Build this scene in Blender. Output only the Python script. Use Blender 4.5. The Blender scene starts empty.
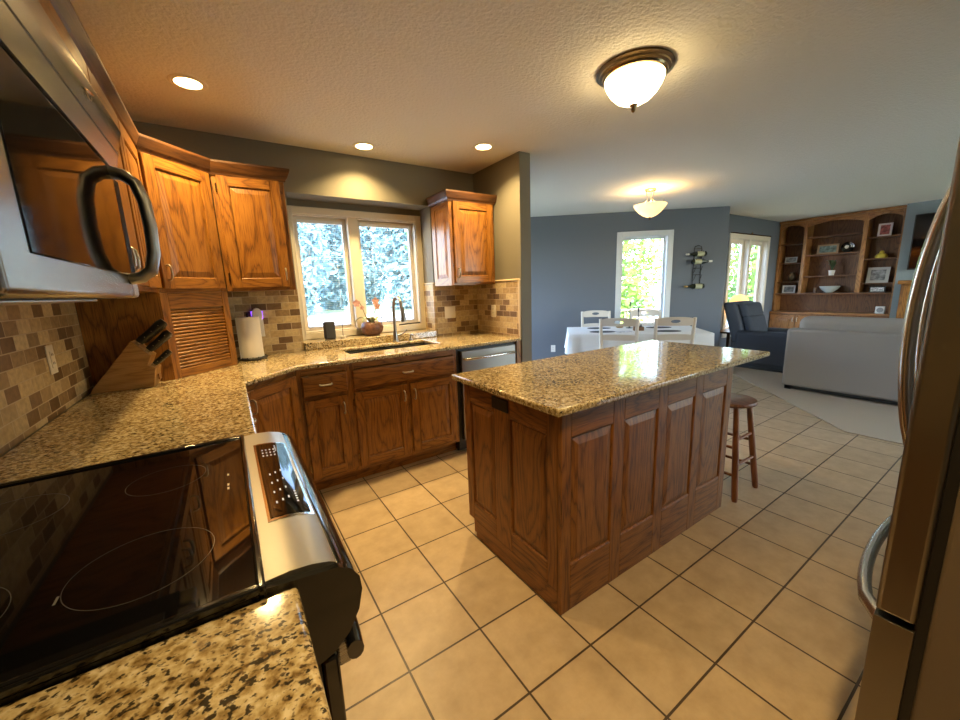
import bpy, bmesh, math, random
from mathutils import Vector, Matrix
from mathutils.geometry import tessellate_polygon
random.seed(7)
C = bpy.context.scene.collection
sc = bpy.context.scene
PI = math.pi

# ------------------------------------------------------------------ camera
cam = bpy.data.cameras.new('camera'); cam_o = bpy.data.objects.new('camera', cam); C.objects.link(cam_o)
cam.sensor_width = 36.0; cam.lens = 381.172 * 36 / 960; cam.clip_start = 0.02; cam.clip_end = 200
yaw, pitch, roll = 0.578704291, 0.183893123, -0.0354084664
cy_, sy_, cp_, sp_ = math.cos(yaw), math.sin(yaw), math.cos(pitch), math.sin(pitch)
Fv = Vector((sy_*cp_, cy_*cp_, -sp_)); R0 = Vector((cy_, -sy_, 0)); U0 = R0.cross(Fv)
Rv = R0*math.cos(roll) + U0*math.sin(roll); Uv = U0*math.cos(roll) - R0*math.sin(roll)
m = Matrix((Rv, Uv, -Fv)).transposed().to_4x4(); m.translation = (0, 0, 1.3493)
cam_o.matrix_world = m
sc.camera = cam_o

# ------------------------------------------------------------------ view, world, sun
sc.view_settings.view_transform = 'Standard'; sc.view_settings.look = 'None'
sc.view_settings.gamma = 1; sc.view_settings.use_curve_mapping = False
sc.view_settings.exposure = 0.12
WORLD = 2.4; SUN = 8.0
SPOT_W = 18.0; DOME_E = 24.0; BOWL_E = 1.5; LENS_E = 25.0
WARM = (1.0, 0.69, 0.28)
w = bpy.data.worlds.new('world'); sc.world = w; w.use_nodes = True
wn = w.node_tree.nodes; wl = w.node_tree.links
sky = wn.new('ShaderNodeTexSky'); sky.sky_type = 'NISHITA'; sky.sun_disc = False
sky.sun_elevation = math.radians(52); sky.sun_rotation = math.radians(205); sky.altitude = 100
wn['Background'].inputs[1].default_value = WORLD
wl.new(sky.outputs[0], wn['Background'].inputs[0])
sl = bpy.data.lights.new('sun', 'SUN'); sl.energy = SUN; sl.angle = 0.01; sl.color = (1, .95, .86)
so = bpy.data.objects.new('sun', sl); C.objects.link(so)
so.rotation_euler = Vector((-0.30, -0.65, 0.95)).to_track_quat('Z', 'Y').to_euler()
def portal(loc, normal, wx, wy):
    l = bpy.data.lights.new('daylight_portal', 'AREA'); l.shape = 'RECTANGLE'; l.size = wx; l.size_y = wy
    l.cycles.is_portal = True
    o = bpy.data.objects.new('daylight_portal', l); C.objects.link(o); o.location = loc
    o.rotation_euler = Vector(normal).to_track_quat('-Z', 'Y').to_euler()

# ------------------------------------------------------------------ materials
def mat(name):
    m = bpy.data.materials.new(name); m.use_nodes = True
    nt = m.node_tree; b = nt.nodes['Principled BSDF']
    return m, nt, b, nt.nodes.new, nt.links.new
def plain(name, col, rough=.5, metal=0, coat=0, emit=None, es=0, bump=0, bscale=200, trans=0, aniso=0):
    m, nt, b, N, L = mat(name)
    b.inputs['Base Color'].default_value = (*col, 1); b.inputs['Roughness'].default_value = rough
    b.inputs['Metallic'].default_value = metal; b.inputs['Coat Weight'].default_value = coat
    b.inputs['Coat Roughness'].default_value = .08; b.inputs['Transmission Weight'].default_value = trans
    if emit: b.inputs['Emission Color'].default_value = (*emit, 1); b.inputs['Emission Strength'].default_value = es
    if bump:
        tc = N('ShaderNodeTexCoord'); n = N('ShaderNodeTexNoise'); n.inputs['Scale'].default_value = bscale; n.inputs['Detail'].default_value = 4
        bp = N('ShaderNodeBump'); bp.inputs['Strength'].default_value = bump; bp.inputs['Distance'].default_value = .01
        L(tc.outputs['Object'], n.inputs['Vector']); L(n.outputs['Fac'], bp.inputs['Height']); L(bp.outputs[0], b.inputs['Normal'])
    return m
def ramp(N, stops, interp='LINEAR'):
    r = N('ShaderNodeValToRGB'); r.color_ramp.interpolation = interp
    e = r.color_ramp.elements
    while len(e) < len(stops): e.new(.5)
    for k, (p, c) in enumerate(stops): e[k].position = p; e[k].color = (*c, 1)
    return r
def wood(name, dark, mid, light, rough=.38, coat=.14, scale=1.0):
    m, nt, b, N, L = mat(name)
    uv = N('ShaderNodeUVMap')
    def mp(sx, sy):
        k = N('ShaderNodeMapping'); k.inputs['Scale'].default_value = (sx*scale, sy*scale, 1); L(uv.outputs[0], k.inputs[0]); return k
    # cathedral rings: distorted distance across the board
    n1 = N('ShaderNodeTexNoise'); n1.inputs['Scale'].default_value = 1; n1.inputs['Detail'].default_value = 1.5
    L(mp(4.2, .8).outputs[0], n1.inputs['Vector'])
    mul = N('ShaderNodeMath'); mul.operation = 'MULTIPLY'; mul.inputs[1].default_value = 19; L(n1.outputs['Fac'], mul.inputs[0])
    n1b = N('ShaderNodeTexNoise'); n1b.inputs['Scale'].default_value = 1; n1b.inputs['Detail'].default_value = 2
    L(mp(60, 4).outputs[0], n1b.inputs['Vector'])
    ad = N('ShaderNodeMath'); ad.operation = 'ADD'; L(mul.outputs[0], ad.inputs[0]); L(n1b.outputs['Fac'], ad.inputs[1])
    fr = N('ShaderNodeMath'); fr.operation = 'FRACT'; L(ad.outputs[0], fr.inputs[0])
    rr = ramp(N, [(0, (.22,)*3), (.10, (.55,)*3), (.45, (.9,)*3), (.85, (.72,)*3), (1, (.22,)*3)]); L(fr.outputs[0], rr.inputs[0])
    # pores
    n2 = N('ShaderNodeTexNoise'); n2.inputs['Scale'].default_value = 1; n2.inputs['Detail'].default_value = 3
    L(mp(330, 9).outputs[0], n2.inputs['Vector'])
    r2 = ramp(N, [(.36, (.35,)*3), (.52, (1,)*3)]); L(n2.outputs['Fac'], r2.inputs[0])
    mx = N('ShaderNodeMath'); mx.operation = 'MULTIPLY'; L(rr.outputs[0], mx.inputs[0]); L(r2.outputs[0], mx.inputs[1])
    cr = ramp(N, [(.05, dark), (.5, mid), (.95, light)]); L(mx.outputs[0], cr.inputs[0])
    L(cr.outputs[0], b.inputs['Base Color'])
    b.inputs['Roughness'].default_value = rough; b.inputs['Coat Weight'].default_value = coat; b.inputs['Coat Roughness'].default_value = .16
    bp = N('ShaderNodeBump'); bp.inputs['Strength'].default_value = .12; bp.inputs['Distance'].default_value = .002
    L(mx.outputs[0], bp.inputs['Height']); L(bp.outputs[0], b.inputs['Normal'])
    return m
OAK = wood('honey_oak', (.065, .021, .003), (.225, .083, .011), (.325, .137, .020))
OAKI = wood('island_oak', (.045, .013, .002), (.175, .061, .009), (.265, .103, .017), rough=.48, coat=.04)
OAKC = wood('shaded_oak_molding', (.03, .010, .003), (.075, .027, .006), (.11, .042, .009), rough=.45, coat=.1)  # darker oak, deepened to hold the shade on the crown in its colour
OAKF = wood('lit_bookcase_oak', (.12, .045, .012), (.27, .115, .032), (.36, .165, .05), rough=.42)  # bookcase oak, colour lightened where light falls on the frames
OAKS = wood('shaded_bookcase_oak', (.060, .020, .006), (.135, .050, .014), (.19, .076, .022), rough=.45, coat=.1)  # same bookcase oak, colour darkened for the shade inside the bays
STOOLW = wood('stool_wood', (.10, .03, .01), (.20, .07, .022), (.27, .10, .035), rough=.4, coat=.05)
BLOCKW = wood('knife_block_wood', (.24, .12, .035), (.36, .19, .06), (.45, .25, .085), coat=.1)

def granite():
    m, nt, b, N, L = mat('speckled_granite')
    tc = N('ShaderNodeTexCoord')
    def noise(s, d, st=None):
        n = N('ShaderNodeTexNoise'); n.inputs['Scale'].default_value = s; n.inputs['Detail'].default_value = d
        if st is None: L(tc.outputs['Object'], n.inputs['Vector'])
        else: L(st.outputs[0], n.inputs['Vector'])
        return n
    a = noise(75, 6); ra = ramp(N, [(.30, (.16, .095, .03)), (.42, (.35, .25, .115)), (.54, (.54, .43, .24)), (.70, (.70, .61, .44))]); L(a.outputs['Fac'], ra.inputs[0])
    mpn = N('ShaderNodeMapping'); mpn.inputs['Location'].default_value = (5, 3, 2); mpn.inputs['Scale'].default_value = (1.0, 1.35, 1.2); mpn.inputs['Rotation'].default_value = (0, 0, .6); L(tc.outputs['Object'], mpn.inputs[0])
    d1 = noise(95, 4, mpn); d0 = noise(7, 4)
    ad = N('ShaderNodeMath'); ad.operation = 'MULTIPLY_ADD'; ad.inputs[1].default_value = .32; L(d0.outputs['Fac'], ad.inputs[0]); L(d1.outputs['Fac'], ad.inputs[2])
    r1 = ramp(N, [(.735, (0,)*3), (.785, (.95,)*3)]); L(ad.outputs[0], r1.inputs[0])
    x1 = N('ShaderNodeMix'); x1.data_type = 'RGBA'; L(r1.outputs[0], x1.inputs[0]); L(ra.outputs[0], x1.inputs[6]); x1.inputs[7].default_value = (.020, .016, .013, 1)
    d2 = noise(130, 3, mpn); r2 = ramp(N, [(.565, (0,)*3), (.66, (.8,)*3)]); L(d2.outputs['Fac'], r2.inputs[0])
    x2 = N('ShaderNodeMix'); x2.data_type = 'RGBA'; L(r2.outputs[0], x2.inputs[0]); L(x1.outputs[2], x2.inputs[6]); x2.inputs[7].default_value = (.085, .05, .025, 1)
    L(x2.outputs[2], b.inputs['Base Color']); b.inputs['Roughness'].default_value = .10; b.inputs['Coat Weight'].default_value = .3; b.inputs['Coat Roughness'].default_value = .03
    return m
GRAN = granite()

def tiles_floor():
    m, nt, b, N, L = mat('beige_floor_tile')
    tc = N('ShaderNodeTexCoord'); mp = N('ShaderNodeMapping'); mp.inputs['Location'].default_value = (-.68797 + .305*40, -1.1237 + .305*40, 0)
    L(tc.outputs['Object'], mp.inputs[0])
    br = N('ShaderNodeTexBrick'); br.offset = 0; br.squash = 1
    for k, v in dict(Scale=1, **{'Mortar Size': .0041, 'Mortar Smooth': .15, 'Bias': 0, 'Brick Width': .305, 'Row Height': .305}).items(): br.inputs[k].default_value = v
    br.inputs['Color1'].default_value = (.47, .36, .235, 1); br.inputs['Color2'].default_value = (.52, .40, .265, 1); br.inputs['Mortar'].default_value = (.065, .042, .025, 1)
    L(mp.outputs[0], br.inputs['Vector'])
    n = N('ShaderNodeTexNoise'); n.inputs['Scale'].default_value = 9; n.inputs['Detail'].default_value = 8; n.inputs['Roughness'].default_value = .65; L(tc.outputs['Object'], n.inputs['Vector'])
    r = ramp(N, [(.3, (.80, .77, .73)), (.7, (1.06, 1.05, 1.03))]); L(n.outputs['Fac'], r.inputs[0])
    x = N('ShaderNodeMix'); x.data_type = 'RGBA'; x.blend_type = 'MULTIPLY'; x.inputs[0].default_value = 1; L(br.outputs['Color'], x.inputs[6]); L(r.outputs[0], x.inputs[7])
    L(x.outputs[2], b.inputs['Base Color']); b.inputs['Roughness'].default_value = .38
    iv = N('ShaderNodeMath'); iv.operation = 'SUBTRACT'; iv.inputs[0].default_value = 1; L(br.outputs['Fac'], iv.inputs[1])
    ad = N('ShaderNodeMath'); ad.operation = 'MULTIPLY_ADD'; ad.inputs[1].default_value = .12; L(n.outputs['Fac'], ad.inputs[0]); L(iv.outputs[0], ad.inputs[2])
    bp = N('ShaderNodeBump'); bp.inputs['Strength'].default_value = .5; bp.inputs['Distance'].default_value = .003; L(ad.outputs[0], bp.inputs['Height']); L(bp.outputs[0], b.inputs['Normal'])
    return m
FLOOR = tiles_floor()

def backsplash():
    m, nt, b, N, L = mat('tumbled_stone_tile')
    uv = N('ShaderNodeUVMap')
    br = N('ShaderNodeTexBrick'); br.offset = .5; br.offset_frequency = 2; br.squash = 1
    for k, v in dict(Scale=1, **{'Mortar Size': .0022, 'Mortar Smooth': .3, 'Bias': 0, 'Brick Width': .102, 'Row Height': .052}).items(): br.inputs[k].default_value = v
    br.inputs['Color1'].default_value = (0, 0, 0, 1); br.inputs['Color2'].default_value = (1, 1, 1, 1); br.inputs['Mortar'].default_value = (.5, .5, .5, 1)
    L(uv.outputs[0], br.inputs['Vector'])
    r = ramp(N, [(0, (.13, .070, .026)), (.25, (.20, .115, .045)), (.40, (.42, .295, .135)), (.62, (.56, .43, .225)), (.80, (.31, .20, .085)), (1, (.58, .45, .245))]); L(br.outputs['Color'], r.inputs[0])
    n = N('ShaderNodeTexNoise'); n.inputs['Scale'].default_value = 45; n.inputs['Detail'].default_value = 6; L(uv.outputs[0], n.inputs['Vector'])
    rn = ramp(N, [(.3, (.72,)*3), (.7, (1.1,)*3)]); L(n.outputs['Fac'], rn.inputs[0])
    x = N('ShaderNodeMix'); x.data_type = 'RGBA'; x.blend_type = 'MULTIPLY'; x.inputs[0].default_value = 1; L(r.outputs[0], x.inputs[6]); L(rn.outputs[0], x.inputs[7])
    y = N('ShaderNodeMix'); y.data_type = 'RGBA'; L(br.outputs['Fac'], y.inputs[0]); L(x.outputs[2], y.inputs[6]); y.inputs[7].default_value = (.50, .40, .26, 1)
    L(y.outputs[2], b.inputs['Base Color']); b.inputs['Roughness'].default_value = .5
    iv = N('ShaderNodeMath'); iv.operation = 'SUBTRACT'; iv.inputs[0].default_value = 1; L(br.outputs['Fac'], iv.inputs[1])
    bp = N('ShaderNodeBump'); bp.inputs['Strength'].default_value = .6; bp.inputs['Distance'].default_value = .003; L(iv.outputs[0], bp.inputs['Height']); L(bp.outputs[0], b.inputs['Normal'])
    return m
SPLASH = backsplash()
def fabric(name, col, scale=500, var=.25, rough=.9):
    m, nt, b, N, L = mat(name)
    tc = N('ShaderNodeTexCoord'); n = N('ShaderNodeTexNoise'); n.inputs['Scale'].default_value = scale; n.inputs['Detail'].default_value = 3; L(tc.outputs['Object'], n.inputs['Vector'])
    r = ramp(N, [(.3, tuple(c*(1-var) for c in col)), (.7, tuple(min(1, c*(1+var)) for c in col))]); L(n.outputs['Fac'], r.inputs[0]); L(r.outputs[0], b.inputs['Base Color'])
    b.inputs['Roughness'].default_value = rough
    bp = N('ShaderNodeBump'); bp.inputs['Strength'].default_value = .3; bp.inputs['Distance'].default_value = .004; L(n.outputs['Fac'], bp.inputs['Height']); L(bp.outputs[0], b.inputs['Normal'])
    return m
def steel(name, col=(.56, .56, .55), rough=.28, ax=(1, 60, 1)):
    m, nt, b, N, L = mat(name)
    b.inputs['Base Color'].default_value = (*col, 1); b.inputs['Metallic'].default_value = 1
    tc = N('ShaderNodeTexCoord'); mp = N('ShaderNodeMapping'); mp.inputs['Scale'].default_value = ax; n = N('ShaderNodeTexNoise'); n.inputs['Scale'].default_value = 25; n.inputs['Detail'].default_value = 3
    L(tc.outputs['Object'], mp.inputs[0]); L(mp.outputs[0], n.inputs['Vector'])
    r = ramp(N, [(.3, (rough-.015,)*3), (.7, (rough+.02,)*3)]); L(n.outputs['Fac'], r.inputs[0]); L(r.outputs[0], b.inputs['Roughness'])
    return m
def thin_glass(name, tint=(1, 1, 1)):
    m, nt, b, N, L = mat(name)
    nt.nodes.remove(b)
    out = nt.nodes['Material Output']; t = N('ShaderNodeBsdfTransparent'); t.inputs[0].default_value = (*tint, 1)
    g = N('ShaderNodeBsdfGlossy'); g.inputs['Roughness'].default_value = .02; f = N('ShaderNodeFresnel'); f.inputs[0].default_value = 1.3
    geo = N('ShaderNodeNewGeometry'); inv = N('ShaderNodeMath'); inv.operation = 'SUBTRACT'; inv.inputs[0].default_value = 1; L(geo.outputs['Backfacing'], inv.inputs[1])
    fm = N('ShaderNodeMath'); fm.operation = 'MULTIPLY'; L(f.outputs[0], fm.inputs[0]); L(inv.outputs[0], fm.inputs[1])
    x = N('ShaderNodeMixShader'); L(fm.outputs[0], x.inputs[0]); L(t.outputs[0], x.inputs[1]); L(g.outputs[0], x.inputs[2]); L(x.outputs[0], out.inputs[0])
    return m
def leafy(name, a, c):
    m, nt, b, N, L = mat(name)
    tc = N('ShaderNodeTexCoord'); n = N('ShaderNodeTexNoise'); n.inputs['Scale'].default_value = 2.2; n.inputs['Detail'].default_value = 6; L(tc.outputs['Object'], n.inputs['Vector'])
    r = ramp(N, [(.3, a), (.7, c)]); L(n.outputs['Fac'], r.inputs[0]); L(r.outputs[0], b.inputs['Base Color']); b.inputs['Roughness'].default_value = .6
    b.inputs['Subsurface Weight'].default_value = 0
    return m
WALL = plain('slate_grey_paint', (.118, .134, .163), .7, bump=.05, bscale=120); KWALL = plain('warm_lit_wall_paint', (.165, .152, .120), .7, bump=.05, bscale=120)  # one wall paint; the kitchen copy has warm lamp light put into its colour
CEIL = plain('knockdown_ceiling', (.68, .65, .59), .9, bump=.6, bscale=52)
WHITE = plain('white_paint', (.72, .70, .66), .4)
CREAM = plain('cream_trim_paint', (.70, .64, .54), .4)
TRIMW = plain('grey_white_trim', (.62, .64, .66), .4)
PLASTIC = plain('ivory_plastic', (.70, .63, .50), .35)
BLACK = plain('black_gloss', (.006, .006, .007), .08, coat=.5)
BLACKM = plain('black_matte', (.012, .012, .013), .45)
BGLASS = plain('black_glass', (.003, .003, .004), .035)
MWGLASS = plain('microwave_glass', (.006, .006, .007), .06); MWGLASS.node_tree.nodes['Principled BSDF'].inputs['IOR'].default_value = 1.16
STEEL = steel('brushed_steel', (.40, .40, .40), .27, (1, 1, 60)); STEELV = steel('brushed_steel_upright', ax=(60, 60, 1))
STEELD = steel('dark_steel', (.30, .29, .28), .3)
CHROME = plain('polished_steel', (.7, .7, .7), .12, metal=1)
FRIDGE = plain('fridge_steel', (.22, .20, .175), .36, metal=1); HANDLE = plain('handle_steel', (.62, .62, .61), .24, metal=1)
FSIDE = plain('fridge_side_paint', (.17, .13, .095), .42, bump=.15, bscale=900)
NICKEL = plain('brushed_nickel', (.55, .50, .42), .3, metal=1)
BRONZE = plain('bronze_fixture', (.30, .21, .12), .25, metal=1)
GLASS = thin_glass('window_glass')
CARPET = fabric('beige_carpet', (.42, .345, .26), 260, .18)
SOFAG = fabric('grey_sofa_fabric', (.31, .285, .265), 300, .10)
NAVY = fabric('navy_upholstery', (.030, .036, .050), 200, .3, .7)
LINEN = fabric('white_linen', (.74, .74, .74), 300, .05)
CHAIRW = plain('cream_chair_paint', (.62, .56, .48), .45)
SHADE = plain('lamp_shade_cloth', (.80, .55, .25), .8, emit=(1, .58, .18), es=1.6)
MARK = plain('printed_marks', (.05, .05, .05), .3)
RINGS = ((-.165, .775, .094), (-.17, 1.13, .075), (-.425, .765, .11), (-.43, 1.13, .09))
LED = plain('violet_night_light', (.2, .1, .6), .4, emit=(.25, .08, 1), es=3)
PAPER = plain('white_paper', (.80, .76, .68), .85)
BLINDM = plain('white_blind_slats', (.78, .80, .82), .5)

# ------------------------------------------------------------------ mesh builder
class MB:
    def __init__(s): s.v = []; s.f = []; s.uv = []
    def face(s, pts, uvs=None):
        i = len(s.v); s.v += [tuple(p) for p in pts]; s.f.append(tuple(range(i, i+len(pts)))); s.uv.append(uvs)
    def _proj(s, pts, g, off):
        a, b, c = Vector(pts[0]), Vector(pts[1]), Vector(pts[2]); n = (b-a).cross(c-a)
        if n.length < 1e-12 and len(pts) > 3: n = (c-a).cross(Vector(pts[3])-a)
        k = max(range(3), key=lambda i: abs(n[i])); ax = [i for i in range(3) if i != k]
        gi = 'xyz'.index(g)
        if gi in ax: u, v = [i for i in ax if i != gi][0], gi
        else: u, v = ax
        return [(p[u]+off[0], p[v]+off[1]) for p in pts]
    def poly(s, pts, g='z', off=(0, 0)): s.face(pts, s._proj(pts, g, off))
    def box(s, x0, x1, y0, y1, z0, z1, g='z', jit=True):
        off = (random.random()*9, random.random()*9) if jit else (0, 0)
        P = [(x, y, z) for z in (z0, z1) for y in (y0, y1) for x in (x0, x1)]
        i = len(s.v); s.v += P
        for f in ((0, 2, 3, 1), (4, 5, 7, 6), (0, 1, 5, 4), (2, 6, 7, 3), (0, 4, 6, 2), (1, 3, 7, 5)):
            s.f.append(tuple(i+k for k in f)); s.uv.append(s._proj([P[k] for k in f], g, off))
        return s
    def rings(s, rings, closed=True, cap0=True, cap1=True, g='z', jit=True):
        off = (random.random()*9, random.random()*9) if jit else (0, 0)
        i = len(s.v); n = len(rings[0])
        for r in rings: s.v += [tuple(p) for p in r]
        for a in range(len(rings)-1):
            for k in range(n if closed else n-1):
                q = [i+a*n+k, i+a*n+(k+1) % n, i+(a+1)*n+(k+1) % n, i+(a+1)*n+k]
                s.f.append(tuple(q)); s.uv.append(s._proj([s.v[j] for j in q], g, off))
        if cap0: q = [i+k for k in range(n)][::-1]; s.f.append(tuple(q)); s.uv.append(s._proj([s.v[j] for j in q], g, off))
        if cap1: q = [i+(len(rings)-1)*n+k for k in range(n)]; s.f.append(tuple(q)); s.uv.append(s._proj([s.v[j] for j in q], g, off))
        return s
    def lathe(s, prof, c=(0, 0, 0), n=24, ax='z', cap0=True, cap1=True):
        R = []
        for r, h in prof:
            ring = []
            for k in range(n):
                a = 2*PI*k/n; x, y = r*math.cos(a), r*math.sin(a)
                p = (x, y, h) if ax == 'z' else ((h, x, y) if ax == 'x' else (y, h, x))
                ring.append((p[0]+c[0], p[1]+c[1], p[2]+c[2]))
            R.append(ring)
        return s.rings(R, cap0=cap0, cap1=cap1, jit=False)
    def tube(s, path, r, n=8, flat=None):
        path = [Vector(p) for p in path]; R = []
        rad = r if isinstance(r, (list, tuple)) else [r]*len(path)
        t = (path[1]-path[0]).normalized(); ref = Vector((0, 0, 1)) if abs(t.z) < .9 else Vector((1, 0, 0))
        u = t.cross(ref).normalized()
        for k, p in enumerate(path):
            a = path[max(0, k-1)]; b = path[min(len(path)-1, k+1)]; t = (b-a).normalized()
            u = (u - t*u.dot(t)).normalized(); v = t.cross(u)
            ru, rv = (rad[k], rad[k]) if flat is None else (rad[k]*flat[0], rad[k]*flat[1])
            R.append([tuple(p+u*ru*math.cos(2*PI*j/n)+v*rv*math.sin(2*PI*j/n)) for j in range(n)])
        return s.rings(R)
    def prism(s, outer, z0, z1, holes=(), g='z', jit=False):
        off = (random.random()*9, random.random()*9) if jit else (0, 0)
        loops = [list(outer)] + [list(h) for h in holes]
        flat = [p for l in loops for p in l]
        tris = tessellate_polygon([[Vector((p[0], p[1], 0)) for p in l] for l in loops])
        i = len(s.v); n = len(flat); s.v += [(p[0], p[1], z0) for p in flat] + [(p[0], p[1], z1) for p in flat]
        for t in tris:
            a, b, c = [Vector((*flat[k], 0)) for k in t]
            if (b-a).cross(c-a).z < 0: t = t[::-1]
            for q in (tuple(i+n+k for k in t), tuple(i+k for k in t[::-1])):
                s.f.append(q); s.uv.append(s._proj([s.v[j] for j in q], g, off))
        k0 = 0
        for l in loops:
            for k in range(len(l)):
                a, b = i+k0+k, i+k0+(k+1) % len(l); q = (a, b, b+n, a+n)
                s.f.append(q); s.uv.append(s._proj([s.v[j] for j in q], g, off))
            k0 += len(l)
        return s
    def swap(s, f):   # map all vertices
        s.v = [tuple(f(*p)) for p in s.v]; return s
    def build(s, name, material, parent=None, bevel=0, seg=2, smooth=None, sub=0, loc=None, rot=None):
        me = bpy.data.meshes.new(name); me.from_pydata(s.v, [], s.f)
        ul = me.uv_layers.new(name='UVMap')
        for p in me.polygons:
            u = s.uv[p.index] if p.index < len(s.uv) else None
            if u:
                for k, li in enumerate(p.loop_indices): ul.data[li].uv = u[k]
        bm = bmesh.new(); bm.from_mesh(me)
        if bevel or sub or smooth: bmesh.ops.remove_doubles(bm, verts=bm.verts, dist=1e-5)
        bmesh.ops.recalc_face_normals(bm, faces=bm.faces); bm.to_mesh(me); bm.free()
        me.materials.append(material)
        o = bpy.data.objects.new(name, me); C.objects.link(o)
        if parent is not None: o.parent = parent
        if loc: o.location = loc
        if rot is not None: o.rotation_euler = (0, 0, rot)
        if bevel:
            b = o.modifiers.new('bevel', 'BEVEL'); b.width = bevel; b.segments = seg; b.limit_method = 'ANGLE'; b.angle_limit = math.radians(40)
        if sub: q = o.modifiers.new('sub', 'SUBSURF'); q.levels = sub; q.render_levels = sub
        if smooth is None: smooth = 35 if bevel else 0
        if smooth:
            me.shade_smooth()
            if not bevel or seg < 2 or True: me.set_sharp_from_angle(angle=math.radians(smooth))
        return o
def tag(o, label, cat, group=None):
    o['label'] = label; o['category'] = cat
    if group: o['group'] = group
    return o
def thing(name, label, cat, loc=(0, 0, 0), rot=0, group=None):
    o = bpy.data.objects.new(name, None); C.objects.link(o); o.location = loc; o.rotation_euler = (0, 0, rot); o.empty_display_size = .1
    return tag(o, label, cat, group)
def struct(o): o['kind'] = 'structure'; return o
def copy_tree(o, label=None, parent=None):
    c = o.copy(); C.objects.link(c)
    if parent is not None: c.parent = parent
    if label: c['label'] = label
    for ch in list(o.children): copy_tree(ch, None, c)
    return c
def R(d): return math.radians(d)
def arc(cx, cz, r, a0, a1, n): return [(cx+r*math.cos(R(a0+(a1-a0)*k/n)), cz+r*math.sin(R(a0+(a1-a0)*k/n))) for k in range(n+1)]
def sweep(mb, path, prof):      # prof: (outward, z) swept along an xy polyline, outward = right of travel
    P = [Vector(p) for p in path]; rings = []
    for k, p in enumerate(P):
        d0 = (P[k]-P[k-1]).normalized() if k else (P[1]-P[0]).normalized()
        d1 = (P[k+1]-P[k]).normalized() if k < len(P)-1 else d0
        n0, n1 = Vector((d0.y, -d0.x)), Vector((d1.y, -d1.x)); mdir = (n0+n1).normalized(); sc_ = 1/max(.3, mdir.dot(n0))
        rings.append([(p.x+mdir.x*o*sc_, p.y+mdir.y*o*sc_, z) for o, z in prof])
    for a in range(len(rings)-1): mb.rings([rings[a], rings[a+1]], g='x' if abs(P[a+1].x-P[a].x) > abs(P[a+1].y-P[a].y) else 'y')

# ------------------------------------------------------------------ the setting
H = 2.44
DA = Vector((4.203, 4.814)); DT = Vector((.7717, -.6360)); DROT = math.atan2(DT.y, DT.x); DN = Vector((.6360, .7717))
def dpt(s, d=0): p = DA + DT*s + DN*d; return (p.x, p.y)
plan = [(-.74, -.87), (3.2, -.87), (3.2, -3.32), (9.75, -3.32), (9.75, 3.40), (6.83, 3.40), dpt(2.96, .12), dpt(-2.0, .12), (2.15, 3.66), (-.74, 3.66)]
struct(MB().prism(plan, -.12, 0).build('floor', FLOOR))
struct(MB().prism(plan, H, H+.16).build('ceiling', CEIL))
struct(MB().prism([(4.4, -3.2), (9.62, -3.2), (9.62, 3.27), (6.78, 3.27), (6.47, 2.93), (4.4, .90)], 0, .008).build('floor_carpet', CARPET))
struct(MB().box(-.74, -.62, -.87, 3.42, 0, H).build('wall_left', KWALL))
# sink wall with the window recess
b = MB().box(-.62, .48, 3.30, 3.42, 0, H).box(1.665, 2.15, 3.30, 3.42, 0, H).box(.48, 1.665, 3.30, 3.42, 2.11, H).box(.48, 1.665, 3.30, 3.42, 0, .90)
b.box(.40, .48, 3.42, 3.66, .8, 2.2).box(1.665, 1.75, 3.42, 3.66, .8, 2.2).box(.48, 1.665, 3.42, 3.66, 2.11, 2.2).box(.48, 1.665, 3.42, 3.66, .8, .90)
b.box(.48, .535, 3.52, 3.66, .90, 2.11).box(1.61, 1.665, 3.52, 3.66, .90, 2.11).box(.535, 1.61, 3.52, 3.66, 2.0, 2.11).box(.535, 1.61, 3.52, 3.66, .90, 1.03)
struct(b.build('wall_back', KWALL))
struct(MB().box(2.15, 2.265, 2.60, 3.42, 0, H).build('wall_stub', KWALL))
# dining side wall with the patio door, hidden behind the stub
PA = Vector((2.265, 3.42)); PROT = math.atan2(2.57, .515)
b = MB().box(0, .2, 0, .12, 0, H).box(.2, 2.5, 0, .12, 2.2, H).box(2.5, 2.66, 0, .12, 0, H)
struct(b.build('wall_patio', WALL, loc=(PA.x, PA.y, 0), rot=PROT))
# diagonal dining wall
W0, W1, WZ0, WZ1 = 1.40, 2.093, .45, 2.065
b = MB().box(-1.95, W0, 0, .12, 0, H).box(W1, 2.955, 0, .12, 0, H).box(W0, W1, 0, .12, WZ1, H).box(W0, W1, 0, .12, 0, WZ0)
struct(b.build('wall_dining', WALL, loc=(DA.x, DA.y, 0), rot=DROT))
e = dpt(2.955); e2 = dpt(2.955, .12)
struct(MB().prism([e, (6.80, 3.27), (6.80, 3.39), e2], 0, H).build('wall_return', WALL))
b = MB().box(6.80, 7.36, 3.27, 3.40, 0, H).box(8.81, 9.74, 3.27, 3.40, 0, H).box(7.36, 8.81, 3.27, 3.40, 2.06, H).box(7.36, 8.81, 3.27, 3.40, 0, .42)
struct(b.build('wall_living', WALL))
struct(MB().box(9.62, 9.74, -3.32, 3.27, 0, H).build('wall_right', WALL))
GREYB = plain('grey_chimney_paint', (.20, .235, .25), .7)
struct(MB().box(9.2, 9.62, -.9, 1.56, 0, H).build('wall_chimney', GREYB))
b = MB().box(3.08, 4.2, -3.32, -3.2, 0, H).box(9.2, 9.62, -3.32, -3.2, 0, H).box(4.2, 9.2, -3.32, -3.2, 2.25, H).box(4.2, 9.2, -3.32, -3.2, 0, .15)
struct(b.build('wall_front', WALL))
struct(MB().box(3.08, 3.2, -3.2, -.87, 0, H).build('wall_hall', WALL))
struct(MB().box(-.62, 3.2, -.87, -.75, 0, H).build('wall_behind', WALL))
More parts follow.
